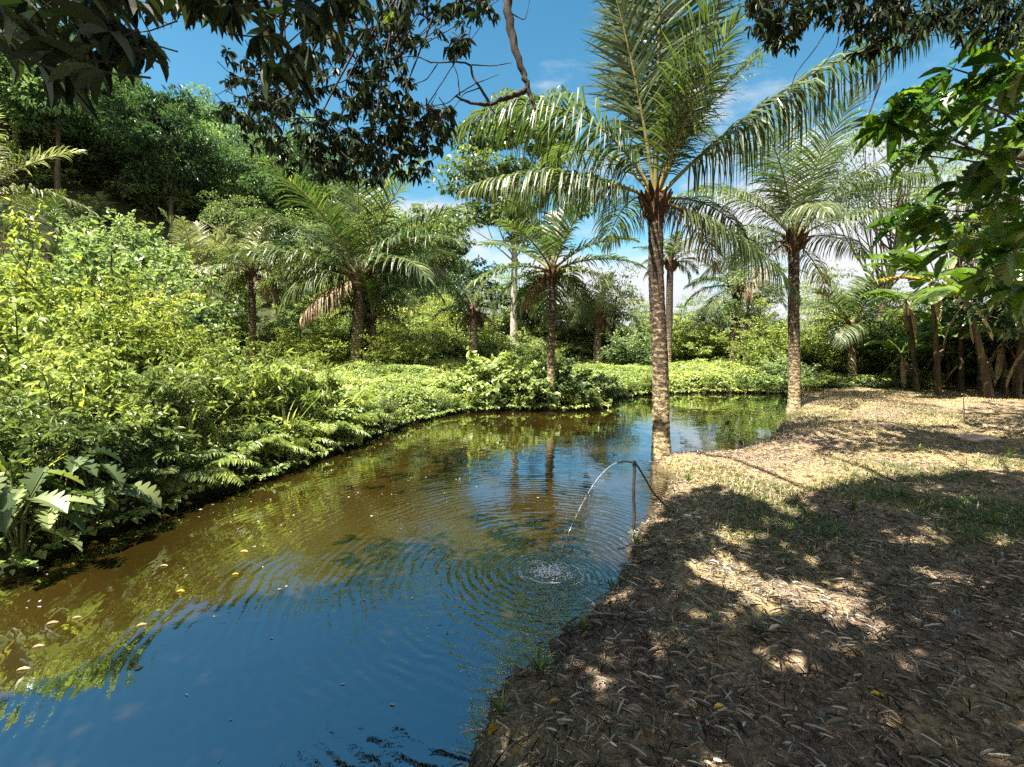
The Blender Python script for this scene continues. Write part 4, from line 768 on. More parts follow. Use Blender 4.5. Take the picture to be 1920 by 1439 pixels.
for q in [(520, 640, 24, 0.81, 0, 'mid green tree behind the drooping brown palm'), (590, 640, 26, 0.77, 2, 'blue green tree left of the dead skirted palm'), (740, 640, 25, 0.54, 0, 'mid green tree right of the dead skirted palm'), (790, 640, 28, 0.50, 3, 'yellow green tree behind the leafy carpet'), (838, 640, 25, 0.68, 3, 'bright yellow green tree by the short brown palm'),
          (900, 640, 25, 0.90, 0, 'dark bushy tree left of the pale trunk'), (1000, 640, 26, 0.85, 0, 'dark bushy tree right of the pale trunk'), (1075, 640, 27, 0.78, 1, 'fresh green tree behind the slender mound palm'), (1150, 640, 24, 0.78, 1, 'feathery fresh green tree behind the young arching palm'), (1205, 640, 34, 0.58, 2, 'small pale tree in the sky gap left of the tall palm trunk'),
          (1300, 640, 30, 0.58, 2, 'blue green tree far behind the bright reflection'), (1400, 640, 21, 0.74, 1, 'fresh green tree behind the shaded far palm'), (1345, 640, 26, 0.62, 0, 'dark round tree left of the shaded far palm'), (1530, 640, 26, 0.74, 2, 'thin blue green tree right of the slim bank palm'), (1590, 640, 30, 0.62, 0, 'low tree behind the upright young palm'), (1665, 640, 24, 0.62, 0, 'dark tree between the young palm and banana clump'), (1450, 640, 34, 0.55, 0, 'distant dark tree left of the slim bank palm'), (1735, 640, 20, 0.62, 0, 'dark tree directly behind the banana clump'), (1960, 640, 18, 0.78, 0, 'dark tree cut by the right picture edge'), (1850, 640, 23, 0.70, 1, 'fresh green tree seen through the banana stems'),
          (690, 640, 27, 0.50, 1, 'fresh green tree hidden behind the broad palm crown'), (450, 640, 26, 0.81, 1, 'fresh green tree between the two thin palms'), (950, 640, 33, 0.81, 2, 'pale tree standing deepest in the thicket'), (1110, 640, 35, 0.62, 2, 'distant pale tree behind the feathery one'), (1250, 640, 33, 0.51, 0, 'distant dark tree behind the tall palm trunk')]: tree_at(*q)
rgt_ = np.random.default_rng(62); bn = ['mid green round tree', 'fresh green feathery tree', 'pale blue green tree', 'yellow green spreading tree']
for i in range(58):
    px = 760 + i * 21 + rgt_.uniform(-9, 9); d = [27, 33, 41][i % 3] + rgt_.uniform(-2, 2); k = int(rgt_.choice([0, 1, 2, 0, 1, 3]))
    tree_at(px, 640, d, rgt_.uniform(.40, .62), k, f"{bn[k]} {near(px)}, {['fronting', 'inside', 'deep within'][i % 3]} the distant wood", 'trees of the distant wood')
# the tall pale-trunked tree in the centre and the big tree at the right
TALL = tree_parts(121, 13, .21, 3.3, 9.0, 3.9, 64, .85, 130, .25, .6, LEAF2, 'mid', 'barkpale', bend=.012, limb_from=.55)
tree_at(962, 668, 22, 1.0, 0, 'tall pale-trunked tree with open crown behind the mound palm', 'tall trees', TALL, 1.0)
AIRY = tree_parts(122, 14, .20, 3.4, 9.6, 3.4, 60, .80, 105, .17, .42, LEAF1, 'blue', 'bark', bend=.05, limb_from=.3, flat=.5)
tree_at(1640, 640, 23, 1.0, 0, 'tall airy tree with pale loose crown behind the slim bank palm', 'tall trees', AIRY, 2.0)
tree_at(1790, 640, 27, 1.0, 0, 'tall airy tree half hidden by the lobed-leaf tree', 'tall trees', AIRY, 4.0)
tree_at(830, 640, 30, .70, 0, 'tall tree with dark open crown left of the pale trunk', 'tall trees', TALL, 3.3)

# ------------------------------------------------------------------ banana clump
def banana_leaf(rg, L, w, el, dr, twist=0.0):
    mb = MB(); K = 26; s = np.linspace(0, 1, K); th = np.radians(el - dr * s ** 1.3); ds = L / (K - 1)
    R = np.column_stack([np.concatenate([[0], np.cumsum(np.cos(th[:-1]) * ds)]), twist * L * s ** 2, np.concatenate([[0], np.cumsum(np.sin(th[:-1]) * ds)])])
    tube(mb, R, np.interp(s, [0, .2, 1], [.022, .016, .003]), 6, .8, 0); N = np.column_stack([-np.sin(th), 0 * th, np.cos(th)])
    i0 = 4
    for sd in (-1, 1):
        i = i0
        while i < K - 1:
            j = min(K - 1, i + int(rg.integers(1, 5))); sag = rg.uniform(.05, .55); a = np.arange(i, j + 1); g = np.zeros(len(a)); 
            if len(a) > 2: g[[0, -1]] = .0
            W = w * .5 * np.interp(s[a], [0, .15, .3, .7, .92, 1], [0, .35, .95, 1, .6, .05]); rows = []
            for f in (0, .5, 1.0):
                lat = np.outer(W * f * (1 - .25 * sag * f), [0, sd, 0]); up = N[a] * (W * (.22 * f - (.2 + sag) * f * f))[:, None]; fw = np.zeros_like(lat); fw[:, 0] = .05 * f * w
                V = R[a] + lat + up + fw
                if f > 0: V[0, :] += (V[-1] - V[0]) * .03; V[-1, :] += (V[0] - V[-1]) * .03
                rows.append(V)
            V = np.concatenate(rows); m = len(a); F = []
            for r_ in range(2):
                for q in range(m - 1): F.append((r_ * m + q, r_ * m + q + 1, (r_ + 1) * m + q + 1, (r_ + 1) * m + q))
            mb.add(V, [np.array(F)], rg.uniform(.3, .85), 0, True); i = j
    return mb
def banana(base, top, label, seed, spec, r=.12, group='banana plants at the right of the grass bank'):
    rg = np.random.default_rng(seed); base = np.array(base); top = np.array(top) - base
    t = root('banana_plant', base, label, 'banana plant', group); mb = MB(); s = np.linspace(0, 1, 14)
    P = np.outer(s, top) + np.outer(np.sin(s * 3.1), [.05, .03, 0]); P[0, 2] -= .1
    tube(mb, P, r * (1.15 - .55 * s), 12, .5, 0, .06, rg); link('stem', mb.mesh('stem', M['bananastem']), t)
    for (az, el, dr, L, w, mt) in spec:
        o = link('leaf', banana_leaf(rg, L, w, el, dr).mesh('leaf', M[mt]), t, top * .985); o.rotation_euler[2] = math.radians(az)
def bspec(n_, rg, L=1.9): return [(i * 137 + rg.uniform(-20, 20), rg.uniform(15, 80), rg.uniform(60, 120), L * rg.uniform(.75, 1.1), rg.uniform(.42, .58), 'banana') for i in range(n_)]
rb = np.random.default_rng(9)
def ban(bpx, bpy_, tpx, tpy, label, seed, spec, r=.07):
    spec = spec + [(seed * 67 + 115 * q, -42 - 8 * q, 34, 1.25, .15, 'palmdry') for q in range(3)]
    b = ground_hit(bpx, bpy_); d = (b - EYE)[1] * CP - (b - EYE)[2] * SP; banana(b, at_d(tpx, tpy, d), label, seed, spec, r)
ban(1760, 742, 1745, 520, 'banana plant with a yellowing leaf pointing towards the slim bank palm', 131, [(176, 30, 45, 2.0, .46, 'banana'), (184, 8, 26, 1.7, .42, 'bananayel'), (165, 45, 60, 2.1, .5, 'banana')] + bspec(6, rb))
ban(1802, 735, 1800, 470, 'banana plant with the stump at its foot', 132, [(190, 48, 55, 2.0, .4, 'banana')] + bspec(8, rb))
ban(1856, 748, 1815, 560, 'leaning banana plant with a thick yellow brown stem', 133, bspec(13, rb, 1.9), .085)
ban(1905, 748, 1925, 520, 'banana plant with orange brown stem at the picture edge', 134, bspec(13, rb, 2.1), .085)
ban(1720, 735, 1700, 560, 'small banana plant beside the low dark leafy mound', 135, bspec(7, rb, 1.3), .07)
ban(1960, 760, 1990, 500, 'banana plant half beyond the right picture edge', 136, bspec(13, rb, 2.1), .085)

for i, (bpx, bpy_, tpx, tpy, lb) in enumerate([(1690, 728, 1690, 665, 'young banana shoot left of the clump'), (1780, 730, 1775, 640, 'young banana shoot in front of the cut stump'), (1835, 735, 1838, 650, 'young banana shoot beside the leaning stem'), (1885, 742, 1880, 640, 'young banana shoot beside the orange brown stem'), (1935, 750, 1935, 640, 'young banana shoot at the right picture edge')]):
    ban(bpx, bpy_, tpx, tpy, lb, 140 + i, [(j * 137 + 40 * i, 78 - 7 * j, 60 + 8 * j, 1.5, .42, 'banana') for j in range(6)], .06)
# ------------------------------------------------------------------ shade trees over the viewer (their trunks stand beside and behind the camera)
def sprig(mb, tw, c, rg, k, ll, lw=.27, droop=.7, spread=1.0, dirv=None, tm=LANCE):
    """one hanging leaf whorl: k long leaves round a twig end"""
    d0 = nrm(rg.normal(size=3) * [1, 1, .4]) if dirv is None else dirv
    P = c + np.outer(rg.uniform(-.9, .1, k), d0) * ll * .55 * spread
    D = nrm(rdir(k, rg) * [1, 1, .7] + d0 * .7 + np.array([0, 0, -droop])); N = np.array([0, 0, 1.]) + rdir(k, rg) * .5
    leaves(mb, tm, P, D, N, ll * rg.uniform(.65, 1.15, k), lw, rg.random(k), 0, rg)
    tube(tw, [c - d0 * ll * 1.3 * spread + [0, 0, .03], c - d0 * ll * .5 * spread, c], [.005, .004, .002], 4, cap=False)
    return c - d0 * ll * 1.3 * spread
def in_poly(x, y, poly):
    poly = np.array(poly); a = poly; b = np.roll(poly, -1, 0); c = False
    for (x1, y1), (x2, y2) in zip(a, b):
        if (y1 > y) != (y2 > y) and x < x1 + (y - y1) / (y2 - y1) * (x2 - x1): c = not c
    return c
def limb(tw, pts, r0, r1, seed=0, sides=8, knob=.15):
    pts = np.array(pts, float); t = np.linspace(0, 1, len(pts)); u = np.linspace(0, 1, len(pts) * 5)
    P = np.column_stack([np.interp(u, t, pts[:, q]) for q in range(3)]); k = np.array([.25, .5, .25])
    for _ in range(2): P[1:-1] = .25 * P[:-2] + .5 * P[1:-1] + .25 * P[2:]
    rg = np.random.default_rng(seed); P[1:-1] += rg.normal(0, r0 * .12, (len(P) - 2, 3)); tube(tw, P, np.linspace(r0, r1, len(P)), sides, .5, 0, knob, rg)

# shade tree A (behind and right of the viewer) carries the shading canopy and the hanging branches
tA = root('overhanging_tree', [2.6, -2.2, gz(2.6, -2.2) - .1], 'spreading dark-leaved tree overhead with a bent bare branch hanging in front of the sky', 'tree', 'shade trees over the viewer')
oA = np.array([2.6, -2.2, gz(2.6, -2.2) - .1])
trunkA, twA, lfA = MB(), MB(), MB(); rgA = np.random.default_rng(200)
limb(trunkA, [[2.6, -2.2, 0], [2.5, -2.1, 1.5], [2.4, -1.9, 3.0], [2.1, -1.4, 4.4]], .26, .17, 1, 14)
hubs = []
for i, e in enumerate([[-.8, 1.8, 6.2], [.9, 2.6, 6.6], [2.6, 2.4, 6.3], [-2.2, .6, 6.0], [0.2, 4.0, 7.0], [1.6, 4.4, 7.2], [-1.4, 3.4, 6.8], [3.0, .2, 6.0], [0.4, .4, 6.2]]):
    e = np.array(e, float); s = np.array([2.1, -1.4, 4.4]) + rgA.normal(0, .05, 3); m = (s + e) / 2 + [0, 0, .35]; limb(twA, [s, m, e], .09, .03, 10 + i)
    for t in np.linspace(.35, 1, 6): hubs.append((1 - t) ** 2 * s + 2 * t * (1 - t) * m + t * t * e)
hubs = np.array(hubs)
bank_edge = [(1172, 1035), (1200, 1000), (1245, 965), (1262, 915), (1330, 908), (1420, 945), (1485, 968), (1500, 932), (1640, 905), (1760, 897), (1860, 888), (2000, 900)]
SHADE = [tuple(at_z(px, py, .17)[:2]) for px, py in bank_edge] + [(8.0, 4.0), (7.0, 0.0), (4, -2), (-2.5, -1.5), (-2.6, 1.2)] + [tuple(at_z(px, py, 0)[:2]) for px, py in [(-100, 1380), (250, 1200), (500, 1120), (800, 1060), (1000, 1050)]]
HOLES = [([tuple(at_z(px, py, .17)[:2]) for px, py in h]) for h in ([(1385, 1140), (1400, 1100), (1480, 1085), (1600, 1090), (1650, 1110), (1660, 1180), (1610, 1190), (1560, 1150), (1470, 1140), (1430, 1160)], [(1310, 1075), (1340, 1055), (1400, 1050), (1390, 1085), (1330, 1110)], [(1215, 1215), (1245, 1200), (1280, 1225), (1250, 1245)], [(1360, 985), (1420, 1000), (1400, 1030), (1340, 1015)], [(1690, 1010), (1760, 1000), (1780, 1015), (1710, 1025)])]
def shade_canopy():
    rg = np.random.default_rng(201); A = np.array(SHADE); lo, hi = A.min(0), A.max(0); s = np.array(SUN); cnt = 0; cells = set()
    for _ in range(90000):
        if cnt >= 7000: break
        x, y = rg.uniform(lo, hi)
        if not in_poly(x, y, SHADE): continue
        if any(in_poly(x + ox, y + oy, h) for h in HOLES for ox, oy in ((0, 0), (.07, 0), (-.07, 0), (0, .07), (0, -.07))): continue
        z = rg.uniform(5.0, 6.2)
        for _ in range(12):
            c = np.array([x, y, .15]) + s * ((z - .15) / s[2]); px, py, fw = pix_of(c[None])
            if fw[0] <= 0 or py[0] < -150: break
            z += .35
        q = sprig(lfA, twA, c, rg, int(rg.integers(7, 11)), .19, .32, .2, .8); cnt += 1
        if cnt % 7 == 0:
            hb = hubs[np.argmin(((hubs - q) ** 2).sum(1))]; limb(twA, [hb, (hb + q) / 2 + rg.normal(0, .05, 3), q], .012, .004, cnt, 4)
    return cnt
print('shade', shade_canopy())
# hanging foliage seen against the sky: (polygon in photo pixels, depth range, sprigs, leaf length)
def hang(poly, d0, d1, nsp, ll, seed, lf, tw, hubpts, k=(8, 13), droop=.8, jit=0.0):
    rg = np.random.default_rng(seed); P = np.array(poly, float); lo, hi = P.min(0), P.max(0); n_ = 0; hubpts = np.array(hubpts)
    for _ in range(20000):
        if n_ >= nsp: break
        x, y = rg.uniform(lo, hi)
        if not in_poly(x, y, poly): continue
        c = at_d(x, y, rg.uniform(d0, d1)); q = sprig(lf, tw, c, rg, int(rg.integers(*k)), ll, .27, droop); n_ += 1
        hb = hubpts[np.argmin(((hubpts - q) ** 2).sum(1))]
        if n_ % 5 == 0: limb(tw, [hb, (hb + q) / 2 + [0, 0, .03] + rg.normal(0, .03, 3), q], .007, .003, n_, 4)
# the bent bare branch and its twigs
D0 = 4.6
limb(twA, [hubs[np.argmin(((hubs - at_d(930, -150, D0)) ** 2).sum(1))], at_d(925, -150, D0), at_d(948, -20, D0), at_d(960, 70, D0), at_d(978, 130, D0), at_d(993, 175, D0), at_d(1003, 205, D0)], .065, .016, 31, 9)
limb(twA, [at_d(990, 165, D0), at_d(970, 178, D0), at_d(940, 187, D0), at_d(915, 198, D0), at_d(875, 192, D0), at_d(855, 180, D0)], .030, .010, 32, 7)
limb(twA, [at_d(920, 197, D0), at_d(900, 165, D0), at_d(884, 140, D0), at_d(884, 122, D0), at_d(860, 116, D0), at_d(805, 118, D0)], .016, .006, 33, 6)
for i, pts in enumerate([[(884, 122), (925, 124), (960, 118)], [(855, 180), (890, 158), (935, 140)], [(862, 180), (858, 140), (848, 118)], [(855, 180), (838, 195), (800, 200)], [(948, 20), (985, 40), (993, 0)], [(900, 165), (870, 175), (850, 205)], [(915, 198), (930, 215), (948, 210)], [(810, 118), (780, 105), (740, 110)], [(820, 120), (800, 150), (760, 165)]]):
    limb(twA, [at_d(x, y, D0 + .02 * i) for x, y in pts], .007, .003, 40 + i, 5)
hp1 = [at_d(x, y, D0) for x, y in [(800, 200), (740, 110), (760, 165), (700, 60), (650, 150), (600, 220), (700, 240), (540, 180), (460, 150), (780, 240)]]
for i, h in enumerate(hp1[2:]): limb(twA, [at_d(900 - 30 * i, -150, D0), (h + at_d(900 - 30 * i, -150, D0)) / 2 + [0, 0, .1], h], .018, .007, 60 + i, 6)
hang([(395, 120), (470, 60), (560, 110), (640, 60), (760, 40), (830, 60), (810, 110), (770, 170), (860, 210), (840, 260), (790, 330), (730, 345), (650, 335), (560, 330), (440, 255), (400, 200)], 4.3, 5.4, 330, .115, 301, lfA, twA, hp1)
hang([(690, 90), (790, 200), (840, 230), (780, 300), (700, 320), (650, 240)], 4.5, 5.3, 90, .11, 302, lfA, twA, hp1)
hang([(560, 250), (650, 250), (640, 330), (580, 300)], 4.6, 5.2, 24, .11, 303, lfA, twA, hp1)
hang([(780, -60), (930, -60), (930, 40), (860, 100), (800, 50)], 4.2, 5.0, 44, .12, 304, lfA, twA, hp1)
hang([(-40, -50), (940, -50), (930, 20), (780, 30), (600, 25), (330, 30), (-40, 50)], 3.6, 5.0, 130, .13, 309, lfA, twA, [at_d(x, -60, 4.3) for x in (60, 220, 380, 540, 700, 860)])
# sunlit leaves in the canopy, the sun put into yellow leaf colour
rgY = np.random.default_rng(305); yel = MB(); dump = MB()
for i in range(5): sprig(yel, dump, at_d(742 + rgY.normal(0, 7), 42 + rgY.normal(0, 7), D0), rgY, 8, .13, .3, .3)
# right-hand part of the canopy
hp2 = [at_d(x, y, 4.8) for x, y in [(1450, -20), (1550, -30), (1650, -30), (1750, -30), (1690, 60), (1860, -20)]]
for i, h in enumerate(hp2): limb(twA, [hubs[np.argmin(((hubs - h) ** 2).sum(1))], (hubs[np.argmin(((hubs - h) ** 2).sum(1))] + h) / 2 + [0, 0, .2], h], .022, .012, 80 + i, 6)
hang([(1400, -40), (1700, -40), (1680, 90), (1620, 60), (1560, 40), (1500, 60), (1490, 100), (1440, 85), (1410, 30)], 4.5, 5.4, 190, .125, 306, lfA, twA, hp2)
hang([(1640, -40), (1960, -40), (1960, 70), (1820, 80), (1760, 40), (1700, 80)], 4.4, 5.6, 190, .13, 307, lfA, twA, hp2)
hang([(1590, 60), (1660, 70), (1640, 120), (1600, 100)], 4.6, 5.2, 9, .13, 308, lfA, twA, hp2)
for i, pts in enumerate([[(1690, 50), (1672, 110), (1650, 155), (1610, 195)], [(1650, 155), (1640, 185), (1625, 225), (1590, 245)], [(1672, 110), (1620, 140), (1575, 190)], [(1560, 40), (1530, 90), (1490, 140), (1480, 180)], [(1700, 40), (1650, 90), (1560, 120)], [(1580, 20), (1570, 90), (1520, 150)]]):
    limb(twA, [at_d(x, y, 4.7 + .03 * i) for x, y in pts], .012 if i < 2 else .006, .003, 90 + i, 5)
for nm, mb, mt in (('trunk', trunkA, 'barkdark'), ('branches', twA, 'barkdark'), ('foliage', lfA, 'mango'), ('sunlit_leaves', yel, 'yellowgreen')):
    o = link(nm, mb.mesh(nm, M[mt]), tA); o.location = -oA
# shade tree B (left of the viewer) with large leaves close overhead
oB = np.array([-1.9, -.9, gz(-1.9, -.9) - .1]); oB[2] = max(oB[2], -.4)
tB = root('large_leaved_tree', oB, 'large-leaved dark tree hanging over the top left corner', 'tree', 'shade trees over the viewer')
trunkB, twB, lfB = MB(), MB(), MB()
limb(trunkB, [[-1.9, -.9, -.4], [-1.95, -.8, 1.5], [-1.9, -.5, 3.0], [-1.7, .1, 4.3]], .16, .09, 2, 12)
hp3 = [at_d(x, y, 2.4) for x, y in [(40, -60), (130, -60), (230, -60), (330, -80), (430, -80), (520, -80), (610, -80), (160, 60), (260, 60)]]
for i, h in enumerate(hp3): limb(twB, [[-1.75, -.1, 3.9], (np.array([-1.75, -.1, 3.9]) + h) / 2 + [0, 0, .15], h], .02, .008, 110 + i, 6)
hang([(-60, -40), (330, -40), (310, 20), (240, 60), (200, 140), (140, 150), (60, 110), (20, 70), (-60, 80)], 1.9, 2.7, 34, .20, 311, lfB, twB, hp3, (5, 9), .6)
hang([(200, 30), (290, 60), (270, 110), (200, 120)], 2.2, 2.6, 7, .19, 312, lfB, twB, hp3, (4, 7), .5)
hang([(330, -40), (680, -40), (660, 20), (600, 60), (560, 30), (500, 80), (440, 20), (400, 30), (370, 10)], 2.3, 3.1, 36, .17, 313, lfB, twB, hp3, (5, 9), .8)
hang([(490, 60), (580, 40), (570, 150), (510, 140)], 2.6, 3.0, 7, .18, 314, lfB, twB, hp3, (6, 9), .9)
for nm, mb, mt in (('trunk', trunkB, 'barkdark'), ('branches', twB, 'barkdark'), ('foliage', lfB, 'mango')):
    o = link(nm, mb.mesh(nm, M[mt]), tB); o.location = -oB
# lobed-leaf (breadfruit-like) tree at the right
bx = at_d(2200, 700, 6.2); oC = np.array([bx[0], bx[1], gz(bx[0], bx[1]) - .1])
tC = root('lobed_leaf_tree', oC, 'bright tree with large lobed leaves filling the right edge above the banana stems', 'tree')
trunkC, twC = MB(), MB(); limb(trunkC, [oC, oC + [-.05, 0, 1.5], oC + [-.1, .1, 3.0], oC + [-.2, .1, 4.6]], .13, .07, 3, 12); rgC = np.random.default_rng(320)
ends = [(1665, 235, 5.6), (1700, 205, 5.4), (1740, 175, 5.2), (1790, 130, 5.2), (1830, 200, 5.0), (1870, 150, 5.3), (1780, 260, 5.6), (1850, 290, 5.2), (1900, 230, 5.0), (1810, 340, 5.6), (1870, 380, 5.4), (1760, 410, 6.2), (1910, 330, 5.2), (1830, 450, 5.9), (1900, 470, 5.5), (1780, 470, 6.4), (1880, 90, 5.2), (1930, 120, 5.0), (1860, 520, 6.0), (1930, 540, 5.6), (1720, 290, 5.8), (1960, 420, 5.3), (1740, 390, 6.3), (1690, 420, 6.5), (1950, 250, 5.0)] + [(1985, 160, 5.2), (2040, 90, 5.4), (2060, 220, 5.3), (2110, 320, 5.6), (2020, 330, 5.2), (2160, 150, 5.7), (2240, 230, 5.9), (2080, 420, 5.8), (2180, 420, 6.0), (2300, 120, 6.2), (2340, 320, 6.3), (2010, 500, 5.8), (2250, 40, 6.0), (2130, 20, 5.6), (2400, 200, 6.6), (2280, 460, 6.4)]
lfC = []
for i, (x, y, d) in enumerate(ends):
    e = at_d(x, y, d); s = oC + [-.1, .1, np.clip(e[2] - oC[2] - rgC.uniform(.6, 1.6), 1.4, 4.4)]; limb(twC, [s, s + (e - s) * .35 + [0, 0, .25] + rgC.normal(0, .12, 3), s + (e - s) * .7 + [0, 0, .15] + rgC.normal(0, .10, 3), e], .022, .008, 330 + i, 6)
    mb = MB(); k = int(rgC.integers(10, 16)); out = nrm(e - s); az = rgC.random(k) * 6.283; Dv = np.column_stack([np.cos(az), np.sin(az), rgC.uniform(-1.3, .35, k)]) + out * .6
    leaves(mb, LOBED if i % 3 else LANCE, e + nrm(Dv) * .05, Dv, np.array([0, 0, 1.]) + rdir(k, rgC) * .4, rgC.uniform(.26, .46, k), .58 if i % 3 else .30, rgC.random(k), 0, rgC); lfC.append(mb)
lfC2 = MB(); hpC = [at_d(x, y, 7.2) for x, y in [(1850, 150), (1900, 300), (1850, 420), (1930, 500), (1800, 500)]]
for i, h in enumerate(hpC): limb(twC, [oC + [-.1, .1, 3.0], (oC + [-.1, .1, 3.0] + h) / 2 + [0, 0, .2], h], .03, .01, 360 + i, 6)
hang([(1790, 180), (1850, 60), (2300, 40), (2300, 640), (1820, 650), (1770, 500), (1790, 330)], 6.5, 8.6, 420, .19, 321, lfC2, twC, hpC, (8, 13), .6)
for nm, mb, mt in [('trunk', trunkC, 'bark'), ('branches', twC, 'bark'), ('dark_foliage', lfC2, 'dark')] + [('leaf_cluster', m, 'bread') for m in lfC]:
    o = link(nm, mb.mesh(nm, M[mt]), tC); o.location = -oC
# ordinary dark-leaved tree filling the right edge behind it
DARK = tree_parts(141, 5, .10, 1.8, 2.9, 2.5, 56, .5, 90, .16, .42, LANCE, 'dark', 'bark', flat=.7)
p = at_d(1880, 640, 13.6); tree([p[0], p[1], gz(p[0], p[1]) - .1], 'dark-leaved tree behind the bright lobed-leaf tree', DARK, None, 1.0, 1.0)
p = at_d(2030, 640, 11.5); tree([p[0], p[1], gz(p[0], p[1]) - .1], 'dark-leaved tree just beyond the right picture edge', DARK, None, 3.0, 1.05)
print('trees done')

# ------------------------------------------------------------------ hose on its stake, the water jet, small things
sb = at_z(1188, 985, 0.0); ds_ = (sb - EYE)[1] * CP - (sb - EYE)[2] * SP; st = at_d(1190, 868, ds_)
t = root('wooden_stake', [sb[0], sb[1], -.25], 'dark wet stake standing in the pond with a hose tied to its top', 'stake'); mb = MB()
limb(mb, [sb + [0, 0, -.25], sb + [0.004, 0, .1], (sb + st) / 2 + [-.006, 0, 0], st + [0, 0, .02]], .017, .015, 401, 8, .25)
o = link('post', mb.mesh('post', M['stake']), t); o.location = [-sb[0], -sb[1], .25]
mb = MB(); a = np.linspace(0, 6 * np.pi, 40); tube(mb, np.column_stack([st[0] + .02 * np.cos(a), st[1] + .02 * np.sin(a), st[2] - .02 + .0012 * np.arange(40) - .02]), .0035, 5)
o = link('tie', mb.mesh('tie', M['hose']), t); o.location = [-sb[0], -sb[1], .25]
hb = at_z(1249, 950, .10); h2 = at_d(1225, 925, ds_ + .12); noz = at_d(1157, 868, ds_ - .05)
ctrl = [at_z(1262, 960, .15), hb, h2, at_d(1208, 895, ds_ + .05), st + [.01, -.02, .0], at_d(1180, 866, ds_ - .02), at_d(1168, 865, ds_ - .04), noz]
u = np.linspace(0, 1, len(ctrl)); uu = np.linspace(0, 1, 60); C = np.array(ctrl); P = np.column_stack([np.interp(uu, u, C[:, q]) for q in range(3)])
for _ in range(6): P[1:-1] = .25 * P[:-2] + .5 * P[1:-1] + .25 * P[2:]
mb = MB(); tube(mb, P, .0095, 8); o = link('garden_hose', mb.mesh('garden_hose', M['hose'])); tag(o, 'thin black hose rising from the bank over the stake and spouting water', 'hose')
# jet: a parabola from the nozzle to the splash point
rgj = np.random.default_rng(410); N0 = P[-1]; tt = np.linspace(0, 1, 90); zt = N0[2]
hv = (SPLASH - N0) * [1, 1, 0]; apex = .03; T2 = .5
zz = N0[2] + .10 * tt - (N0[2] + .10) * tt ** 2; J = N0 + hv * tt[:, None]; J[:, 2] = zz
mb = MB(); wr = (.0030 - .0012 * tt) * (1 + .4 * np.sin(tt * 60) * tt + .25 * rgj.normal(size=90) * tt); wr = np.clip(wr, .0010, .005)
for a0, a1 in ((0, 38), (38, 47), (49, 60), (61, 73), (74, 90)): tube(mb, J[a0:a1], wr[a0:a1] * (.6 + .4 * rgj.random()), 6)
def blob(mb, c, r, rg, sq=1.0):
    V, k = [], 5; th = np.linspace(0, np.pi, k); ph = np.linspace(0, 2 * np.pi, 6, endpoint=False)
    V = np.array([[math.sin(a) * math.cos(b), math.sin(a) * math.sin(b), math.cos(a) * sq] for a in th for b in ph]) * r * (1 + .2 * rg.normal(size=(30, 1))) + c
    F = [(i * 6 + j, (i + 1) * 6 + j, (i + 1) * 6 + (j + 1) % 6, i * 6 + (j + 1) % 6) for i in range(k - 1) for j in range(6)]
    mb.add(V, [np.array(F)], .5, 0, True)
for i in range(26):
    q = rgj.uniform(.25, 1); blob(mb, J[int(q * 89)] + rgj.normal(0, .012 * (1 + q), 3), rgj.uniform(.0015, .0035), rgj)
o = link('water_jet', mb.mesh('water_jet', M['jet'])); tag(o, 'thin clear stream of water arching from the hose into the pond', 'water jet')
mb = MB()
for i in range(340):
    a = rgj.random() * 6.283; r = abs(rgj.normal(0, .09)); c = SPLASH + [r * math.cos(a) * 1.25 - .03, r * math.sin(a), .002 + max(0, rgj.normal(0, .012)) * (r < .12)]
    blob(mb, c, rgj.uniform(.003, .012) * (1.2 - min(1, r * 4)), rgj, .35)
for i in range(24):
    a0 = rgj.random() * 6.283; r = rgj.uniform(.05, .26); a = np.linspace(a0, a0 + rgj.uniform(.4, 1.4), 10); rr = r + rgj.normal(0, .006, 10)
    tube(mb, SPLASH + np.column_stack([np.cos(a) * rr * 1.2 - .02, np.sin(a) * rr, np.full(10, .001)]), .0025 * np.sin(np.linspace(.1, 3.0, 10)), 5)
for i in range(30):
    blob(mb, SPLASH + [rgj.normal(0, .06), rgj.normal(0, .06), abs(rgj.normal(0.01, .045))], rgj.uniform(.002, .005), rgj)
o = link('splash', mb.mesh('splash', M['foam'])); tag(o, 'white splash of broken water where the stream hits the pond', 'splash', kind='stuff')

def flat_leaf(px, py, label, size, mat, group, z=None, az=0, tm=LANCE, w=.42, name='fallen_leaf', cat='leaf', t_=.6):
    p = at_z(px, py, 0.004) if z == 0 else ground_hit(px, py, .015)
    if z != 0: p = p + [0, 0, .022]
    mb = MB(); leaves(mb, tm, [[0, 0, 0]], np.array([[math.cos(az), math.sin(az), .02 if z == 0 else .12]]), np.array([[.1, 0, 1.]]), size, w, [t_])
    o = link(name, mb.mesh(name, M[mat]), None, p); tag(o, label, cat, group)
for i, (px, py, s, az, lb) in enumerate([(915, 1385, .085, .9, 'bright yellow fallen leaf nearest the water at the bottom'), (1338, 1338, .06, .3, 'orange yellow fallen leaf in the shaded litter'), (1628, 1310, .07, -.2, 'dull yellow fallen leaf far from the water'), (1030, 1325, .06, .4, 'curled ochre leaf between the bright yellow leaf and the water'), (945, 1420, .09, 1.5, 'tan fallen leaf standing at the bottom edge'), (1090, 1200, .10, .5, 'pale greenish leaf lying on the pond rim'), (1335, 1270, .05, 1.0, 'small tan leaf above the orange yellow one')]):
    flat_leaf(px, py, lb, s, 'yellowleaf' if i < 4 else 'drygrass', 'fallen leaves on the bank', None, az)
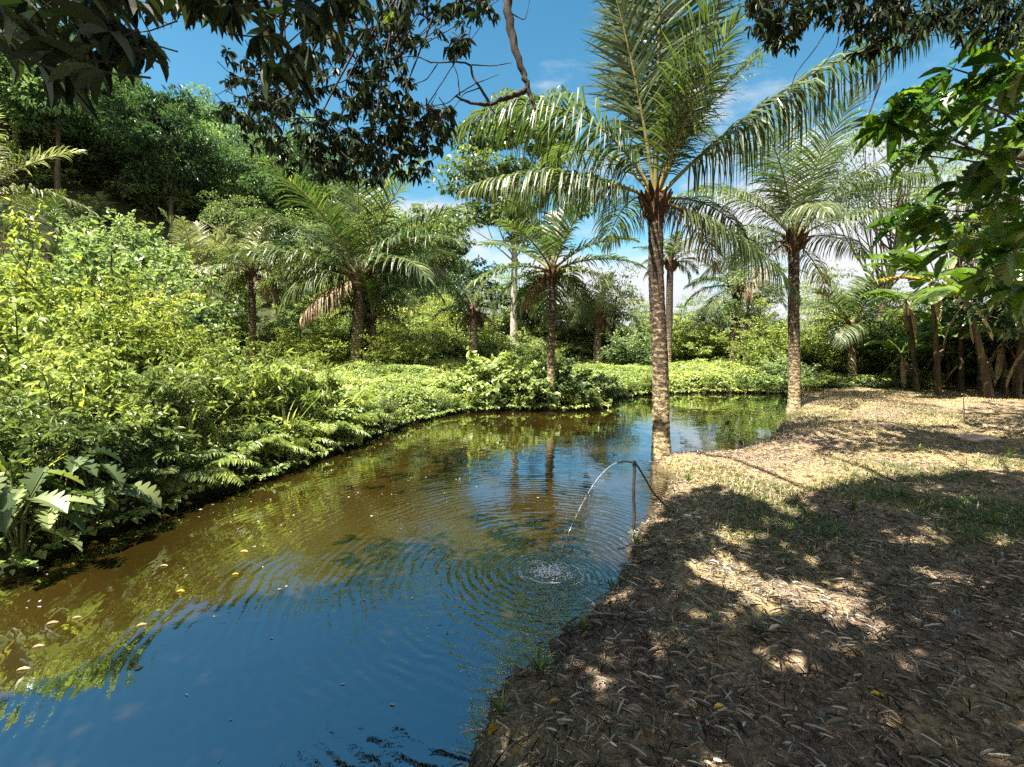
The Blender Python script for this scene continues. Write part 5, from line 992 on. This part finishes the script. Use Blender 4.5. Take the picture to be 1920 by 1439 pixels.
fl = [(30, 1258, .065, .4, 'largest pale leaf floating on the brown water'), (60, 1215, .06, .5, 'pale floating leaf above the largest one'), (85, 1172, .07, .6, 'pale floating leaf in the sunlit brown water'), (168, 1018, .07, .2, 'orange floating leaf beside the dark bank'), (205, 1013, .08, .1, 'long orange floating leaf by the ferns'), (70, 1065, .05, .2, 'whitish floating leaf under the lobed leaves'), (135, 1160, .05, .5, 'small floating leaf near the sunlit band'), (255, 1175, .06, .6, 'small pale floating leaf near the blue reflection'), (330, 1110, .06, .3, 'yellow floating leaf in mid water'), (450, 1035, .07, .2, 'yellow green floating leaf at the ripple edge'), (300, 1062, .06, .3, 'pale floating leaf among the brown reflections'), (435, 1078, .05, .4, 'tiny yellow floating leaf at the first ripples'), (490, 893, .10, .1, 'orange floating leaf under the yellowish fern'), (345, 945, .09, .2, 'yellow floating leaf below the long pale fern'), (300, 968, .10, .1, 'ochre floating leaf beside the dark fern'), (250, 1255, .05, .5, 'tiny tan floating leaf left of the blue reflection')]
for px, py, s, az, lb in fl: flat_leaf(px, py, lb, s, 'yellowleaf' if ('orange' in lb or 'yellow' in lb or 'ochre' in lb) else 'drygrass', 'leaves floating on the pond', 0, az, LANCE, .36, 'floating_leaf')

def rock(px, py, sx, sy, sz, label, mat, seed, name='stone', cat='stone'):
    rg = np.random.default_rng(seed); c = ground_hit(px, py); mb = MB(); th = np.linspace(0, np.pi, 14); ph = np.linspace(0, 2 * np.pi, 22, endpoint=False)
    D = np.array([[math.sin(a) * math.cos(b), math.sin(a) * math.sin(b), math.cos(a)] for a in th for b in ph]); r = 1 / np.maximum.reduce([abs(D[:, 0]) ** .8, abs(D[:, 1]) ** .8, abs(D[:, 2]) ** .7 + .15])
    r = np.clip(r, .8, 1.3) * (1 + .14 * (vnoise(D[:, 0] * 3 + seed, D[:, 1] * 3 + D[:, 2] * 2, seed) - .5))
    V = D * r[:, None] * [sx, sy, sz]; F = [(i * 22 + j, (i + 1) * 22 + j, (i + 1) * 22 + (j + 1) % 22, i * 22 + (j + 1) % 22) for i in range(13) for j in range(22)]
    mb.add(V, [np.array(F)], .5, 0, True); o = link(name, mb.mesh(name, M[mat]), None, c + [0, 0, sz * .35]); tag(o, label, cat)
rock(1832, 826, .30, .16, .05, 'flat pink stone lying on the grass at the right', 'stone', 3)
rock(1660, 797, .15, .08, .025, 'small flat pinkish stone sunk in the sunny grass', 'stone', 4)
# cut stump below the bananas
c = ground_hit(1797, 722); t = root('cut_stump', c, 'pale pinkish cut stump at the foot of the banana plants', 'stump'); mb = MB(); s = np.linspace(0, 1, 8)
tube(mb, np.outer(s, [.02, 0, .42]) + [0, 0, -.06], .15 * (1.15 - .25 * s), 14, .5, 0, .15, np.random.default_rng(5)); link('stem', mb.mesh('stem', M['bark']), t)
mb = MB(); a = np.linspace(0, 2 * np.pi, 18, endpoint=False); rr = .125 * (1 + .08 * np.sin(a * 3)); V = np.column_stack([.02 + rr * np.cos(a), rr * np.sin(a) , .365 + .02 * np.cos(a)])
mb.add(np.vstack([V, V + [0, 0, .012]]), [np.arange(18)[None, ::-1], np.arange(18)[None] + 18, np.array([(i, (i + 1) % 18, 18 + (i + 1) % 18, 18 + i) for i in range(18)])]); link('cut_face', mb.mesh('cut_face', M['stump']), t)
# leaning dry stick and thin stake in the grass
c = ground_hit(1808, 795); mb = MB(); limb(mb, [[0, 0, -.05], [-.02, 0, .2], [-.07, 0, .48]], .010, .006, 9, 6, .2)
o = link('thin_stick', mb.mesh('thin_stick', M['twig']), None, c); tag(o, 'thin pale stick standing upright in the sunny grass', 'stick')
for i, (a, b, lb) in enumerate([((1180, 1420), (1205, 1370), 'dark twig lying near the bottom of the litter'), ((1420, 1240), (1475, 1205), 'thin brown twig below the sunlit patch'), ((1490, 868), (1530, 850), 'short stick on the sunny bank near the water'), ((1760, 1330), (1800, 1260), 'grey bent twig in the deep shade')]):
    p, q = ground_hit(*a), ground_hit(*b); mb = MB(); limb(mb, [[0, 0, .015], (q - p) / 2 + [.01, .0, .03], q - p + [0, 0, .015]], .007, .003, 20 + i, 6, .3)
    o = link('fallen_twig', mb.mesh('fallen_twig', M['twig']), None, p); tag(o, lb, 'twig', 'fallen twigs on the bank')

# small weeds on the rim and in the shade, flecks on the water
GW = 'small weeds on the open bank'
for i, (px, py, sc, lb) in enumerate([(1192, 1022, .16, 'grassy weed on the rim below the hose stake'), (1150, 1105, .14, 'small weed on the rim beside the splash'), (1095, 1195, .13, 'small weed next to the pale greenish leaf'), (1010, 1268, .15, 'weed on the rim above the curled ochre leaf'), (940, 1345, .12, 'tiny weed on the rim over the bright yellow leaf'), (1290, 905, .13, 'weed on the shadow edge beside the tall palm foot'), (1690, 935, .20, 'taller green weed standing at the edge of the deep shade'), (1600, 960, .16, 'green weed inside the shade left of the taller one'), (1780, 960, .18, 'green weed inside the shade right of the taller one'), (1860, 985, .18, 'green weed in the shade near the right picture edge'), (1560, 1010, .14, 'low green weed above the big sunlit patch'), (1470, 800, .15, 'grassy weed at the foot of the slim bank palm'), (1530, 790, .14, 'low weed right of the slim bank palm foot'), (1720, 850, .14, 'low weed in the sunny grass near the pink stone'), (1890, 860, .18, 'leafy weed beside the flat pink stone')]):
    rg = np.random.default_rng(500 + i); c = ground_hit(px, py); mb = MB()
    for j in range(16): blade_leaf(rg, sc * rg.uniform(.5, 1.2), sc * .10, rg.uniform(35, 88), rg.uniform(20, 90), 0, j * 2.4 + rg.random(), mb)
    o = link('bank_weed', mb.mesh('bank_weed', M['greengrass']), None, c); tag(o, lb, 'weed', GW)
mb = MB(); P, rg = region_pts(2600, -5, 1.5, 1.8, 10, 520); d = sdf(P); m_ = vnoise(P[:, 0] * 1.4, P[:, 1] * 1.4, 41)
keep = (d < -.06) & (rg.random(len(P)) < np.clip((m_ - .45) * 1.6 + .5 * np.exp(d / .35), 0, 1) * np.interp(P[:, 0], [-3, 0, 1], [.8, .25, .12])); P = P[keep]; k = len(P)
az = rg.random(k) * 6.283; leaves(mb, STRAW, np.column_stack([P, np.full(k, .003)]), np.column_stack([np.cos(az), np.sin(az), 0 * az]), np.tile([0, 0, 1.], (k, 1)) + rg.normal(0, .05, (k, 3)), rg.uniform(.006, .030, k), rg.uniform(.15, .6, k), rg.uniform(.4, 1, k), 0, rg)
o = link('floating_debris', mb.mesh('floating_debris', M['litter'])); tag(o, 'tiny pale flecks and leaf crumbs floating on the brown water', 'debris', kind='stuff')
